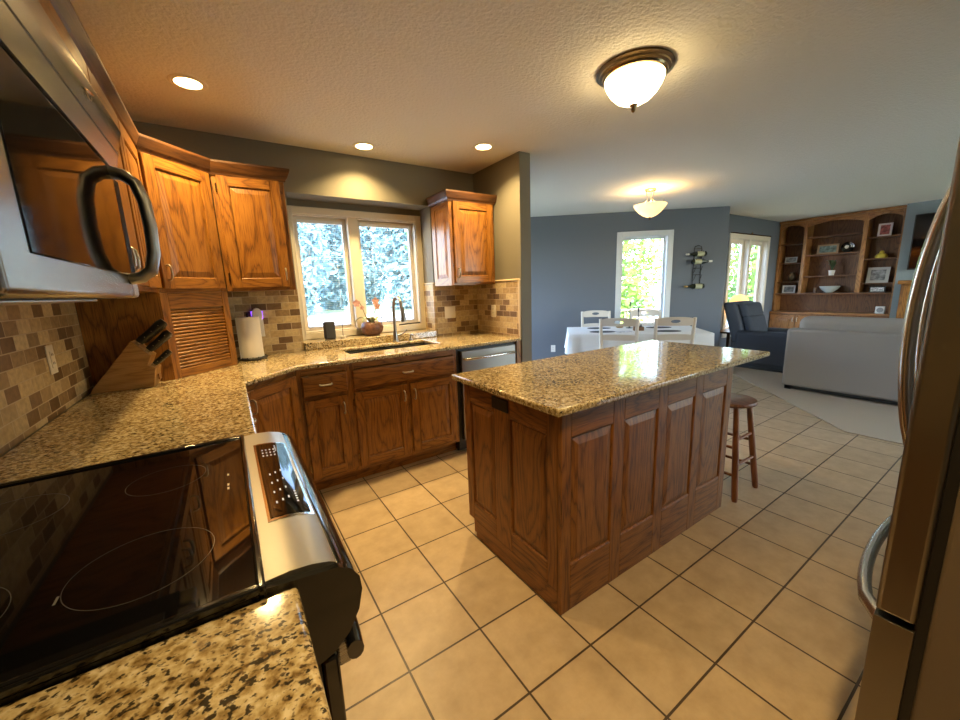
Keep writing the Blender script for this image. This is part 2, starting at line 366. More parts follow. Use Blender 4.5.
struct(MB().box(3.0, 9.9, -5.1, -3.3, 2.46, 2.6).build('trim_sun_blocker', WHITE))  # unseen slab added to keep direct sun out of the living room
# backsplash tile
def yz(mb): return mb
struct(MB().box(-.62, -.611, -.12, 2.65, .915, 1.37, g='z', jit=False).build('backsplash_left', SPLASH))
b = MB().box(-.61, .48, 3.291, 3.30, .915, 1.40, jit=False).box(1.665, 2.141, 3.291, 3.30, .915, 1.41, jit=False).box(1.656, 1.665, 3.30, 3.52, .915, 1.41, jit=False)
struct(b.build('backsplash_back', SPLASH))
struct(MB().box(2.141, 2.15, 2.63, 3.291, .915, 1.41, jit=False).build('backsplash_stub', SPLASH))
b = MB().box(2.136, 2.15, 2.606, 2.63, .915, 1.425).box(2.136, 2.15, 2.63, 3.291, 1.41, 1.425).box(1.665, 2.136, 3.286, 3.30, 1.41, 1.425).box(1.651, 1.665, 3.286, 3.52, 1.41, 1.425)
struct(b.build('trim_1', plain('bullnose_stone', (.56, .45, .29), .45), bevel=.004))
# baseboards
struct(MB().box(-1.8, 2.955, -.012, 0, 0, .09).build('baseboard_dining', WHITE, loc=(DA.x, DA.y, 0), rot=DROT, bevel=.004))
struct(MB().box(6.80, 9.3, 3.258, 3.27, .008, .09).build('baseboard_living', WHITE, bevel=.004))

# windows ------------------------------------------------------------------
def casing(mb, x0, x1, z0, z1, wd, y0, y1, bottom=True):
    mb.box(x0-wd, x0, y0, y1, z0-(wd if bottom else 0), z1+wd).box(x1, x1+wd, y0, y1, z0-(wd if bottom else 0), z1+wd).box(x0, x1, y0, y1, z1, z1+wd)
    if bottom: mb.box(x0, x1, y0, y1, z0-wd, z0)
    return mb
def sash(mb, x0, x1, z0, z1, wd, y0, y1):
    return mb.box(x0, x0+wd, y0, y1, z0, z1).box(x1-wd, x1, y0, y1, z0, z1).box(x0+wd, x1-wd, y0, y1, z0, z0+wd).box(x0+wd, x1-wd, y0, y1, z1-wd, z1)
def window(name, m, sashes, x0, x1, z0, z1, wd, loc, rot, depth=.12, sw=.04, blinds=False, jamb=.02):
    root = bpy.data.objects.new(name, None); C.objects.link(root); root.location = loc; root.rotation_euler = (0, 0, rot); struct(root)
    casing(MB(), x0, x1, z0, z1, wd, -.018, .0).build('casing', m, root, bevel=.005)
    j = MB(); j.box(x0, x0+.008, 0, depth, z0, z1).box(x1-.008, x1, 0, depth, z0, z1).box(x0, x1, 0, depth, z1-.008, z1).box(x0, x1, 0, depth, z0, z0+.012)
    for k in range(len(sashes)-1): j.box(sashes[k][1], sashes[k+1][0], -.006, depth, z0, z1)
    j.build('jamb', m, root, bevel=.003)
    for (a, c) in sashes:
        s = sash(MB(), a, c, z0+.012, z1-.008, sw, depth-.05, depth-.01).build('sash', m, root, bevel=.004)
        MB().box(a+sw, c-sw, depth-.032, depth-.028, z0+.012+sw, z1-.008-sw).build('pane', GLASS, s)
        if blinds:
            q = MB(); z = z0+.075
            while z < z1-.05:
                q.box(a+sw, c-sw, depth-.064, depth-.056, z-.0006, z+.0006); z += .0165
            for f in (.2, .8): x = a+sw+(c-a-2*sw)*f; q.box(x-.001, x+.001, depth-.061, depth-.059, z0+.05, z1-.04)
            q.box(a+sw, c-sw, depth-.07, depth-.05, z1-.06, z1-.035).box(a+sw, c-sw, depth-.066, depth-.054, z0+.055, z0+.066)
            q.build('blind', BLINDM, root)
    return root
w1 = window('window_1', CREAM, [(.545, .975), (1.06, 1.60)], .535, 1.61, 1.03, 2.0, .055, (0, 3.52, 0), 0, depth=.11, sw=.035, blinds=True)
MB().tube([(1.38, -.01, 1.035), (1.38, -.03, 1.04), (1.46, -.045, 1.045), (1.58, -.045, 1.045)], .007, 6).build('crank', BLACKM, w1, smooth=60)
w2 = window('window_2', TRIMW, [(W0+.008, W1-.008)], W0, W1, WZ0, WZ1, .075, (DA.x, DA.y, 0), DROT, depth=.12, sw=.03)
w3 = window('window_3', CREAM, [(7.37, 8.04), (8.13, 8.80)], 7.36, 8.81, .42, 2.06, .075, (0, 3.27, 0), 0, depth=.13, sw=.07)
MB().box(7.3, 8.87, -.03, -.012, 2.135, 2.15).lathe([(.0, 0), (.012, .0), (.012, .03), (.0, .03)], (8.08, -.02, 2.15), 10).build('curtain_rod_bracket', BRONZE, w3)
d1 = bpy.data.objects.new('door_1', None); C.objects.link(d1); struct(d1)
d1.location = (PA.x, PA.y, 0); d1.rotation_euler = (0, 0, PROT)
b = MB()
for x0, x1 in ((.2, 1.35), (1.35, 2.5)): b.box(x0, x0+.07, .03, .08, .02, 2.2).box(x1-.07, x1, .03, .08, .02, 2.2).box(x0, x1, .03, .08, .02, .1).box(x0, x1, .03, .08, 2.12, 2.2)
b.build('door_frame', WHITE, d1, bevel=.004)
MB().box(.27, 2.43, .053, .057, .1, 2.12).build('pane', GLASS, d1)
w4 = bpy.data.objects.new('window_4', None); C.objects.link(w4); struct(w4)
b = MB()
for x0, x1 in ((4.2, 5.87), (5.87, 7.53), (7.53, 9.2)): b.box(x0, x0+.06, -3.29, -3.23, .15, 2.25).box(x1-.06, x1, -3.29, -3.23, .15, 2.25).box(x0, x1, -3.29, -3.23, .15, .21).box(x0, x1, -3.29, -3.23, 2.19, 2.25)
b.build('window_frame', WHITE, w4, bevel=.004)
MB().box(4.26, 9.14, -3.262, -3.258, .21, 2.19).build('pane', GLASS, w4)
portal((1.07, 3.67, 1.5), (0, -1, 0), 1.08, .98)
p_ = dpt((W0+W1)/2, .13); portal((p_[0], p_[1], 1.26), (-DN.x, -DN.y, 0), .7, 1.62)
portal((8.08, 3.41, 1.24), (0, -1, 0), 1.45, 1.65)
portal((2.265+.1964*1.35-.9805*.13, 3.42+.9805*1.35+.1964*.13, 1.06), (.9805, -.1964, 0), 2.3, 2.2)
portal((6.7, -3.33, 1.2), (0, 1, 0), 5.0, 2.1)

# ------------------------------------------------------------------ cabinets (local frame: x along the front, y into the cabinet, z up)
def raised(mb, x0, x1, z0, z1, y):      # raised field inside an opening; y = plane of the frame front
    g = .004
    mb.box(x0-.004, x1+.004, y+.010, y+.016, z0-.004, z1+.004, 'z')
    i = .034
    def rect(k, yy): return [(x0+k, yy, z0+k), (x1-k, yy, z0+k), (x1-k, yy, z1-k), (x0+k, yy, z1-k)]
    mb.rings([rect(g, y+.011), rect(g+.003, y+.0085), rect(i, y+.0015), rect(i+.004, y+.0005)], cap0=False, cap1=True)
def ogee(mb, x0, x1, z0, z1, y):        # sloped lip round the opening
    def rect(k, yy): return [(x0+k, yy, z0+k), (x1-k, yy, z0+k), (x1-k, yy, z1-k), (x0+k, yy, z1-k)]
    mb.rings([rect(-.001, y-.0005), rect(.004, y+.004), rect(.006, y+.011)], cap0=False, cap1=False)
def pull(parent, x, z, vertical, y, m=None, L=.075, name='handle'):
    h = L/2
    pts = [(-h, 0), (-h, -.016), (-h*.75, -.026), (0, -.029), (h*.75, -.026), (h, -.016), (h, 0)]
    path = [((x+a, y+d, z) if not vertical else (x, y+d, z+a)) for a, d in pts]
    return MB().tube(path, .0048, 8, flat=(1, 1.25)).build(name, m or NICKEL, parent, smooth=60)
def hinge(parent, x, z, y):
    return MB().box(x-.006, x+.006, y-.004, y+.002, z-.022, z+.022).lathe([(.004, z-.026), (.004, z+.026)], (x, y-.003, 0), 8).build('hinge', BRONZE, parent, smooth=50)
def door(parent, x0, x1, z0, z1, m, y=0, sw=.058, t=.020, handle=None, hinges=None, name='door', hz=None):
    mb = MB(); f = y-t
    mb.box(x0, x0+sw, f, y-.001, z0, z1, 'z').box(x1-sw, x1, f, y-.001, z0, z1, 'z')
    mb.box(x0+sw, x1-sw, f, y-.001, z0, z0+sw, 'x').box(x0+sw, x1-sw, f, y-.001, z1-sw, z1, 'x')
    raised(mb, x0+sw, x1-sw, z0+sw, z1-sw, f); ogee(mb, x0+sw, x1-sw, z0+sw, z1-sw, f)
    d = mb.build(name, m, parent, bevel=.0025, seg=1, smooth=0)
    if handle:
        hx = x0+.028 if handle[0] == 'l' else x1-.028
        hz_ = z0+.085 if handle[1] == 'b' else z1-.085
        pull(d, hx, hz_, True, f)
    if hinges:
        hx = x0-.004 if hinges == 'l' else x1+.004
        for zz in (z0+.07, z1-.07): hinge(d, hx, zz, y-.004)
    return d
def drawer(parent, x0, x1, z0, z1, m, y=0, t=.020, handle=True, name='drawer'):
    f = y-t; mb = MB()
    def rect(k, yy): return [(x0+k, yy, z0+k), (x1-k, yy, z0+k), (x1-k, yy, z1-k), (x0+k, yy, z1-k)]
    mb.rings([rect(0, y-.001), rect(0, f+.008), rect(.006, f+.002), rect(.014, f+.001), rect(.016, f)], g='x')
    d = mb.build(name, m, parent)
    if handle: pull(d, (x0+x1)/2, (z0+z1)/2, False, f)
    return d
def carcass(root, x0, x1, z0, z1, depth, m, rails, stiles, name='body', sw=.04):
    """box set back 18 mm behind a face frame"""
    mb = MB(); mb.box(x0+.0005, x1-.0005, .019, depth, z0, z1, 'z')
    b2 = MB()
    for s in stiles: b2.box(s[0], s[1], 0, .019, z0, z1, 'z')
    for r in rails: b2.box(x0+.001, x1-.001, .0006, .0185, r[0], r[1], 'x')
    mb.build(name, m, root); b2.build('face_frame', m, root, bevel=.0012, seg=1, smooth=0)

SY = 2.63
def at_sink(x): return (x, SY, 0)
# drawer base left of the sink
t = thing('base_cabinet', 'oak base cabinet of one drawer over one door, between corner cabinet and sink cabinet', 'cabinet', (.313, SY, 0), 0)
carcass(t, 0, .335, .10, .884, .64, OAK, [(.84, .884), (.672, .70), (.10, .135)], [(0, .035), (.305, .335)])
drawer(t, .03, .312, .70, .835, OAK); door(t, .03, .300, .13, .672, OAK, handle=('r', 't'), hinges='l')
MB().box(0, .335, .075, .09, 0, .10, 'x').build('toe_kick', OAK, t)
# sink base
t = thing('sink_cabinet', 'wide oak sink base cabinet with a false drawer front over two doors, under the window', 'cabinet', (.648, SY, 0), 0)
mb = MB(); mb.box(0.001, .018, .019, .64, .10, .884).box(.822, .8395, .019, .64, .10, .884).box(.018, .822, .019, .64, .10, .12).box(.018, .822, .62, .64, .12, .60); mb.build('body', OAK, t)
mb = MB().box(0, .03, 0, .019, .10, .884).box(.81, .84, 0, .019, .10, .884).box(.40, .43, 0, .019, .10, .70).box(.03, .81, .001, .0185, .84, .884, 'x').box(.03, .81, .001, .0185, .675, .70, 'x').box(.03, .81, .001, .0185, .10, .135, 'x'); mb.build('face_frame', OAK, t, bevel=.0012, seg=1, smooth=0)
drawer(t, .015, .815, .70, .835, OAK, name='false_drawer_front'); door(t, .015, .400, .13, .675, OAK, handle=('r', 't'), hinges='l'); door(t, .428, .815, .13, .675, OAK, handle=('l', 't'), hinges='r')
MB().box(0, .84, .075, .09, 0, .10, 'x').build('toe_kick', OAK, t)
# dishwasher
t = thing('dishwasher', 'stainless steel dishwasher with a bar handle, under the counter beside the sink cabinet', 'dishwasher', (1.489, SY, 0), 0)
MB().box(.002, .608, .01, .60, .02, .884).build('tub', BLACKM, t)
d = MB().box(.035, .585, -.03, .009, .11, .862).build('door', steel('dishwasher_steel', (.26, .25, .24), .34, (1, 1, 60)), t, bevel=.004)
MB().tube([(.055, -.03, .80), (.055, -.058, .80), (.075, -.066, .80), (.545, -.066, .80), (.565, -.058, .80), (.565, -.03, .80)], .010, 10, flat=(1, 1.1)).build('handle', CHROME, d, smooth=60)
MB().box(.01, .60, .05, .065, .0, .10).build('kick_plate', BLACKM, t)
MB().box(.611, .658, -.018, .64, 0, .884).build('side_panel', OAK, t)
# diagonal corner base
L0 = Vector((0, 2.317)); ln = math.hypot(.313, .313)
t = thing('corner_cabinet', 'diagonal oak corner base cabinet with one full-height door', 'cabinet', (0, 2.317, 0), PI/4)
carcass(t, .002, ln-.002, .10, .884, .40, OAK, [(.85, .884), (.10, .135)], [(.002, .03), (ln-.03, ln-.002)])
door(t, .02, ln-.02, .13, .852, OAK, handle=('l', 't'), hinges='r')
MB().box(.02, ln-.02, .075, .09, 0, .10, 'x').build('toe_kick', OAK, t)
# base beside the range (front faces +x)
t = thing('base_cabinet', 'oak base cabinet between the black range and the diagonal corner cabinet', 'cabinet', (0, 1.352, 0), PI/2)
carcass(t, 0, .958, .10, .884, .60, OAK, [(.84, .884), (.672, .70), (.10, .135)], [(0, .04), (.46, .50), (.918, .958)])
for x0, x1 in ((.03, .468), (.49, .93)): drawer(t, x0, x1, .70, .835, OAK); door(t, x0, x1, .13, .672, OAK, handle=('l' if x0 > .2 else 'r', 't'))
MB().box(0, .958, .075, .09, 0, .10, 'x').build('toe_kick', OAK, t)
# near base
t = thing('base_cabinet', 'oak base cabinet under the granite on the near side of the range', 'cabinet', (0, -.10, 0), PI/2)
carcass(t, 0, .692, .10, .884, .60, OAK, [(.84, .884), (.672, .70), (.10, .135)], [(0, .04), (.655, .692)])
drawer(t, .03, .665, .70, .835, OAK); door(t, .03, .345, .13, .672, OAK, handle=('r', 't')); door(t, .35, .665, .13, .672, OAK, handle=('l', 't'))
MB().box(0, .692, .075, .09, 0, .10, 'x').build('toe_kick', OAK, t)

# countertops
ct = MB().prism([(-.61, 1.352), (.033, 1.352), (.033, 2.309), (.325, 2.601), (2.148, 2.601), (2.139, 3.29), (-.61, 3.29)], .885, .915, [[(.722, 2.835), (1.462, 2.835), (1.462, 3.165), (.722, 3.165)]]).build('granite_countertop', GRAN, bevel=.009, seg=3)
tag(ct, 'L-shaped speckled granite countertop running from the range round the corner under the window', 'countertop')
MB().box(.482, 1.655, 3.27, 3.518, .9155, .975).build('window_ledge', GRAN, ct, bevel=.006)
tag(MB().prism([(-.61, -.12), (.037, -.12), (.037, .592), (-.61, .592)], .885, .915).build('granite_countertop', GRAN, bevel=.009, seg=3), 'speckled granite counter piece on the near side of the black range', 'countertop')

# sink + faucet
t = thing('kitchen_sink', 'black undermount sink set in the granite under the kitchen window', 'sink', (1.092, 3.0, .68), 0)
mb = MB(); rd = lambda k, z: [(-.372-k, -.167-k, z), (.372+k, -.167-k, z), (.372+k, .167+k, z), (-.372-k, .167+k, z)]
mb.rings([rd(.02, .202), rd(.0, .202), rd(-.012, .02), rd(-.03, .004)], cap0=False).rings([rd(.02, .2), rd(.004, .18), rd(-.01, .0), rd(-.03, -.006)], cap0=False)
mb.build('basin', plain('black_composite', (.004, .004, .004), .45), t, bevel=.006)
MB().lathe([(.0, .006), (.045, .006), (.045, .010), (.03, .009), (0, .008)], (0, 0, 0), 20, cap0=False, cap1=False).build('drain', CHROME, t, smooth=40)
t = thing('kitchen_faucet', 'brushed steel gooseneck faucet with pull-down spray head behind the sink', 'faucet', (1.222, 3.225, .915), 0)
MB().lathe([(0, 0), (.028, 0), (.028, .008), (.022, .012), (.019, .07), (.014, .10), (0, .10)], n=20, cap0=False, cap1=False).build('base', STEELD, t, smooth=40)
pts = [(0, 0, .09), (0, 0, .31)] + [(.012*k/8, -.075+.075*math.cos(PI*k/8*1.02), .31+.085*math.sin(PI*k/8*1.02)) for k in range(1, 9)] + [(.014, -.155, .295)]
MB().tube(pts, .0145, 12).build('neck', STEELD, t, smooth=60)
MB().tube([(.014, -.154, .302), (.016, -.160, .265), (.018, -.167, .21), (.019, -.170, .185)], [.0145, .019, .023, .021], 12).build('spray_head', STEELD, t, smooth=50)
MB().tube([(.02, 0, .055), (.05, -.01, .06), (.075, -.02, .075), (.10, -.03, .10)], [.010, .008, .006, .005], 8).build('lever', STEELD, t, smooth=60)
t = thing('soap_dispenser', 'small steel soap pump beside the faucet', 'dispenser', (1.365, 3.225, .915), 0)
MB().lathe([(0, 0), (.02, 0), (.018, .012), (.008, .016), (.008, .05), (0, .05)], n=16, cap0=False, cap1=False).build('base', STEELD, t, smooth=40)
MB().tube([(0, .0, .05), (0, -.03, .056), (0, -.06, .048)], .006, 8).build('spout', STEELD, t, smooth=60)

# upper cabinets
UF = -.285
UX0, UX1 = 1.39, 2.12
def upper(t, x0, x1, z0, z1, depth, doors, m=OAK):
    carcass(t, x0, x1, z0, z1, depth, m, [(z0, z0+.035), (z1-.04, z1)], [(x0+.001, x0+.04), (x1-.04, x1-.001)])
t = thing('upper_cabinet', 'short oak wall cabinet above the microwave', 'cabinet', (UF, .588, 0), PI/2)
upper(t, 0, .757, 1.782, UX1, .325, 2)
door(t, .02, .37, 1.80, 2.085, OAK, handle=('r', 'b')); door(t, .387, .737, 1.80, 2.085, OAK, handle=('l', 'b'))
t = thing('upper_cabinet', 'oak wall cabinet seen edge-on between the microwave and the diagonal corner cabinet', 'cabinet', (UF, 1.347, 0), PI/2)
upper(t, 0, 1.30, UX0, UX1, .325, 2)
for k in range(3): door(t, .025+k*.42, .435+k*.42, UX0+.02, UX1-.035, OAK, handle=('r' if k == 0 else 'l', 'b'))
ld = math.hypot(.305, .305)
t = thing('upper_cabinet', 'diagonal oak corner wall cabinet above the slatted appliance garage', 'cabinet', (UF, 2.65, 0), PI/4)
b = MB().prism([(.002, .019), (ld-.002, .019), (ld+.20, .235), (ld/2, .66), (-.20, .235)], UX0, UX1); b.build('body', OAK, t)
b = MB().box(.002, .04, 0, .019, UX0, UX1).box(ld-.04, ld-.002, 0, .019, UX0, UX1).box(.04, ld-.04, .001, .0185, UX0, UX0+.035, 'x').box(.04, ld-.04, .001, .0185, UX1-.04, UX1, 'x'); b.build('face_frame', OAK, t, bevel=.0012, seg=1, smooth=0)
door(t, .022, ld-.022, UX0+.02, UX1-.034, OAK, handle=('l', 'b'), hinges='r')
t = thing('upper_cabinet', 'one-door oak wall cabinet hanging left of the kitchen window', 'cabinet', (.022, 2.955, 0), 0)
upper(t, 0, .403, UX0, UX1, .325, 1); door(t, .028, .375, UX0+.02, UX1-.034, OAK, handle=('r', 'b'), hinges='l')
t = thing('upper_cabinet', 'small oak wall cabinet hanging right of the kitchen window with crown on top', 'cabinet', (1.672, 2.955, 0), 0)
upper(t, 0, .458, UX0, UX1, .325, 1); door(t, .03, .43, UX0+.02, UX1-.034, OAK, handle=('l', 'b'), hinges='r')
# side panel of that cabinet faces the window
sp = MB(); q = MB()
q.box(.0, .05, 0, .006, UX0, UX1, 'z').box(.26, .325, 0, .006, UX0, UX1, 'z').box(.05, .26, 0, .006, UX0, UX0+.06, 'x').box(.05, .26, 0, .006, UX1-.07, UX1, 'x')
raised(q, .05, .26, UX0+.06, UX1-.07, -.004)
q.swap(lambda x, y, z: (y-.006, x, z)).build('side_panel', OAK, t)
CP = [(0, 2.088), (.006, 2.088), (.009, 2.100), (.018, 2.112), (.033, 2.148), (.036, 2.156), (.036, 2.168), (0, 2.168)]
c = MB(); sweep(c, [(-.008, .335), (-.008, -.001), (.459, -.001), (.459, .335)], CP)
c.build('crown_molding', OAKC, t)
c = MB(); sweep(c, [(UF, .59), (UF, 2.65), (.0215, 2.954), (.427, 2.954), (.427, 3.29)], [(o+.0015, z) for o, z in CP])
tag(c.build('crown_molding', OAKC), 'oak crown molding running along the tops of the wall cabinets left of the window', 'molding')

# appliance garage
t = thing('appliance_garage', 'diagonal oak appliance garage with a closed slatted roll-up door, under the corner wall cabinet', 'cabinet', (UF, 2.65, .915), PI/4)
hg = UX0-.915-.001
b = MB().box(0, .045, 0, .02, .001, hg).box(ld-.045, ld, 0, .02, .001, hg).box(.045, ld-.045, .001, .019, hg-.09, hg, 'x').box(.045, ld-.045, .001, .019, .001, .05, 'x'); b.build('face_frame', OAK, t, bevel=.0015, seg=1, smooth=0)
s = 1/math.sqrt(2)
def loc45(X, Y): return ((X-UF)*s+(Y-2.65)*s, -(X-UF)*s+(Y-2.65)*s)
b = MB(); a0, a1 = loc45(-.609, 2.65), loc45(UF, 2.65); a2, a3 = loc45(UF, 2.664), loc45(-.609, 2.664)
b.prism([a0, a1, a2, a3], .001, hg)
b.build('side_panel', OAK, t)
b = MB(); z = .05
while z < hg-.095:
    b.rings([[(x, .013-.007*math.sin(PI*q/4), z+.0185*q/4) for q in range(5)]+[(x, .017, z+.0185), (x, .017, z)] for x in (.045, ld-.045)], g='x'); z += .0195
b.build('tambour_door', OAK, t, smooth=50)

# ------------------------------------------------------------------ range
t = thing('range', 'black slide-in electric range with glass cooktop and steel control panel', 'range', (0, 0, 0), 0)
MB().box(-.60, .055, .602, 1.342, .03, .905).build('body', BLACKM, t)
b = MB().box(-.605, -.012, .594, 1.348, .906, .926); b.build('cooktop', BGLASS, t, bevel=.004)
b = MB().box(-.605, -.012, .592, .606, .917, .932).box(-.605, -.012, 1.336, 1.350, .917, .932).box(-.609, -.60, .592, 1.35, .917, .932).box(-.016, -.004, .592, 1.35, .915, .932); b.build('cooktop_rim', BLACK, t, bevel=.004)
for cx, cy, r in RINGS:
    MB().lathe([(r, .9263), (r+.0012, .9263)], (cx, cy, 0), 64, cap0=False, cap1=False).build('burner_ring', MARK, t)
# control panel: curved section extruded along y
prof = [(-.008, .928), (.03, .930), (.062, .927), (.088, .920), (.098, .914)]
b = MB(); b.rings([[(x, y, z) for x, z in prof]+[(.098, y, .895), (-.008, y, .895)] for y in (.606, 1.338)]); b.build('control_panel', steel('panel_steel', (.38, .37, .34), .38, (40, 1, 40)), t, smooth=40)
ap = [(-.008, .9245), (.098, .912), (.118, .900), (.130, .880), (.132, .855), (.124, .82), (.105, .785), (.078, .76), (.055, .752), (.0, .752)]
b = MB(); b.rings([[(x, y, z) for x, z in ap] for y in (.594, .606)]).rings([[(x, y, z) for x, z in ap] for y in (1.338, 1.350)]).rings([[(x, y, z) for x, z in ([(.0, .89), (.097, .91)]+ap[2:])] for y in (.606, 1.338)])
b.build('front_apron', BLACK, t, smooth=50)
def onp(x, lift=.0006):
    for (xa, za), (xb, zb) in zip(prof, prof[1:]):
        if xa <= x <= xb: return za+(zb-za)*(x-xa)/(xb-xa)+lift
    return prof[-1][1]+lift
def slab(mb, x0, x1, y0, y1, lift):
    xs = [x0+(x1-x0)*k/6 for k in range(7)]
    mb.rings([[(x, y, onp(x, lift)) for x in xs]+[(x, y, onp(x, -.002)) for x in xs[::-1]] for y in (y0, y1)])
b = MB(); slab(b, .014, .0945, .772, 1.228, .0012); b.build('display_frame', CHROME, t, smooth=40)
b = MB(); slab(b, .019, .0895, .782, 1.218, .002); dsp = b.build('display', BGLASS, t, smooth=40)
b = MB()
DM = plain('display_marks', (.6, .65, .7), .4, emit=(.6, .75, 1), es=.25)
def mark(x, y, wx, wy): b = MB(); slab(b, x-wx/2, x+wx/2, y-wy/2, y+wy/2, .0024); b.build('button_mark', DM, dsp)
for r in range(4):
    for k in range(3): mark(.032+.009*r, 1.165-.022*k, .0035, .007)
for k in range(4): mark(.064, 1.19-.012*k, .003, .006)
for r in range(3):
    for k in range(4): mark(.036+.012*r, .99-.05*k+.008*r, .003, .010)
for k in range(5): mark(.074, .88-.012*k, .004, .006)

for yy in (.98, 1.0, 1.06): MB().box(-.05, -.046, yy, yy+.012, .9262, .9266).build('cooktop_mark', PLASTIC, t)
MB().box(-.262, -.259, .738, .758, .9262, .9266).build('cooktop_mark', plain('grey_mark', (.16, .16, .16), .4), t)
od = MB().box(.056, .085, .602, 1.342, .20, .745).build('oven_door', BLACK, t, bevel=.006)
MB().box(.085, .087, .70, 1.245, .33, .60).build('window', BGLASS, od)
for y in (.64, 1.304): MB().box(.085, .108, y-.016, y+.016, .695, .744).build('handle_bracket', STEEL, od, bevel=.004)
MB().tube([(.112, .60, .738), (.115, .63, .744), (.126, .80, .748), (.129, .972, .749), (.126, 1.14, .748), (.115, 1.31, .744), (.112, 1.34, .738)], .018, 12, flat=(.8, 1.3)).build('handle', BLACK, od, smooth=60)
MB().box(.056, .082, .602, 1.342, .04, .19).build('drawer', BLACK, t, bevel=.005)

# ------------------------------------------------------------------ microwave
t = thing('microwave', 'stainless over-the-range microwave with an oval loop handle, above the black range', 'microwave', (-.62, 0, 0), 0)
MZ0, MZ1, MX = 1.352, 1.776, .440
MB().box(.001, .395, .588, 1.343, MZ0+.006, MZ1).build('body', BLACKM, t)
b = MB(); b.rings([[(x, y, z) for x, z in ((.39, 1.664), (MX-.003, 1.664), (MX+.003, 1.69), (MX+.012, 1.73), (MX+.019, 1.76), (MX+.015, 1.772), (.39, 1.774))] for y in (.588, 1.343)]); b.build('vent_panel', plain('smooth_steel', (.42, .42, .41), .24, metal=1), t, smooth=40)
b = MB().box(.41, MX+.0076, .589, 1.342, 1.706, 1.709); b.build('vent_seam', BLACKM, t)
dr = MB().box(.392, MX-.002, .588, 1.268, MZ0+.006, 1.658).build('door', plain('door_steel', (.36, .36, .36), .26, metal=1), t, bevel=.010, seg=3)
MB().box(MX-.01, MX-.0005, .672, 1.262, 1.408, 1.650).build('door_glass', MWGLASS, dr, bevel=.003)
b = MB()
HY = 1.244
hp = [(MX-.002, HY, 1.402), (MX+.020, HY, 1.406), (MX+.040, HY, 1.422), (MX+.050, HY, 1.462), (MX+.053, HY, 1.522), (MX+.050, HY, 1.582), (MX+.040, HY, 1.622), (MX+.020, HY, 1.638), (MX-.002, HY, 1.642)]
b.tube(hp, [.019]*9, 12, flat=(1.4, .7)).build('handle', plain('dark_handle_steel', (.36, .36, .35), .34, metal=1), dr, smooth=60)
cpn = MB().box(.392, MX-.004, 1.272, 1.343, MZ0+.006, 1.658).build('control_panel', STEELV, t, bevel=.008, seg=2)
b = MB()
for k in range(4): b.box(MX-.006, MX-.0025, 1.284+.0145*k, 1.288+.0145*k, 1.40, 1.64)
b.build('panel_grooves', BLACKM, cpn)
MB().box(.06, .37, .68, 1.26, MZ0, MZ0+.006).build('underside_grille', STEELD, t, bevel=.002)
b = MB(); em = [(MX+.0145, 1.075+.020*math.cos(2*PI*k/24), 1.741+.011*math.sin(2*PI*k/24)) for k in range(25)]
b.tube(em, .0016, 6); b.tube([(MX+.0145, 1.045, 1.738), (MX+.0155, 1.07, 1.744), (MX+.017, 1.105, 1.750)], .0016, 6)
b.build('emblem', CHROME, t, smooth=60)

# ------------------------------------------------------------------ island
t = thing('kitchen_island', 'oak panelled kitchen island with speckled granite top', 'island', (.996, .978, 0), 0)
LX, LY = 1.354, .712
MB().box(.02, LX-.02, .02, LY-.02, .002, .884).build('body', OAKI, t)
def panelled(mb, x0, x1, z0, z1, ops, zb, zt, y):
    xs = [x0]+[v for o in ops for v in o]+[x1]
    for k in range(0, len(xs), 2): mb.box(xs[k], xs[k+1], y, y+.021, z0, z1, 'z')
    for a, c in ops:
        mb.box(a, c, y+.0004, y+.0205, z0, zb, 'x').box(a, c, y+.0004, y+.0205, zt, z1, 'x')
        raised(mb, a, c, zb, zt, y); ogee(mb, a, c, zb, zt, y)
b = MB(); panelled(b, 0, LX, .0, .884, [(.054, .306), (.381, .636), (.708, .963), (1.035, 1.290)], .215, .772, 0); b.build('long_panel', OAKI, t, bevel=.002, seg=1, smooth=0)
b = MB(); panelled(b, .021, LY, .10, .884, [(.082, .325), (.448, .655)], .20, .772, 0); b.box(.021, LY-.07, 0, .021, 0, .10, 'x')
b.swap(lambda x, y, z: (y, x, z)).build('end_panel', OAKI, t, bevel=.002, seg=1, smooth=0)
b = MB().box(LX-.02, LX, .021, LY, .0, .884, 'z').box(.021, LX-.021, LY-.02, LY, .10, .884, 'z'); b.build('back_panel', OAKI, t)
MB().box(-.006, .004, .331, .452, .795, .853).build('outlet', plain('black_outlet', (.004, .004, .004), .5), t, bevel=.002)
tp = MB().box(.94-.996, 2.726-.996, .938-.978, 1.724-.978, .8845, .915).build('granite_top', GRAN, t, bevel=.009, seg=3)

# ------------------------------------------------------------------ bar stool
def stool(label, loc, rot):
    t = thing('bar_stool', label, 'stool', loc, rot)
    MB().lathe([(0, .575), (.12, .575), (.150, .585), (.156, .597), (.150, .608), (.11, .612), (0, .608)], n=36, cap0=False, cap1=False).build('seat', STOOLW, t, smooth=50)
    cs = [(-1, -1), (1, -1), (1, 1), (-1, 1)]
    def leg(c, z): k = .145-(.145-.085)*z/.58; return Vector((c[0]*k, c[1]*k, z))
    for c in cs: MB().tube([leg(c, 0), leg(c, .02), leg(c, .30), leg(c, .58)], [.014, .018, .019, .016], 10).build('leg', STOOLW, t, smooth=50)
    for i, (a, c) in enumerate(zip(cs, cs[1:]+cs[:1])):
        for z in ((.16, .33) if i % 2 else (.22, .38)): MB().tube([leg(a, z), leg(c, z)], .0095, 8).build('rung', STOOLW, t, smooth=50)
    return t
stool('round-seated wooden bar stool under the overhang of the island', (2.612, 1.10, 0), .0)

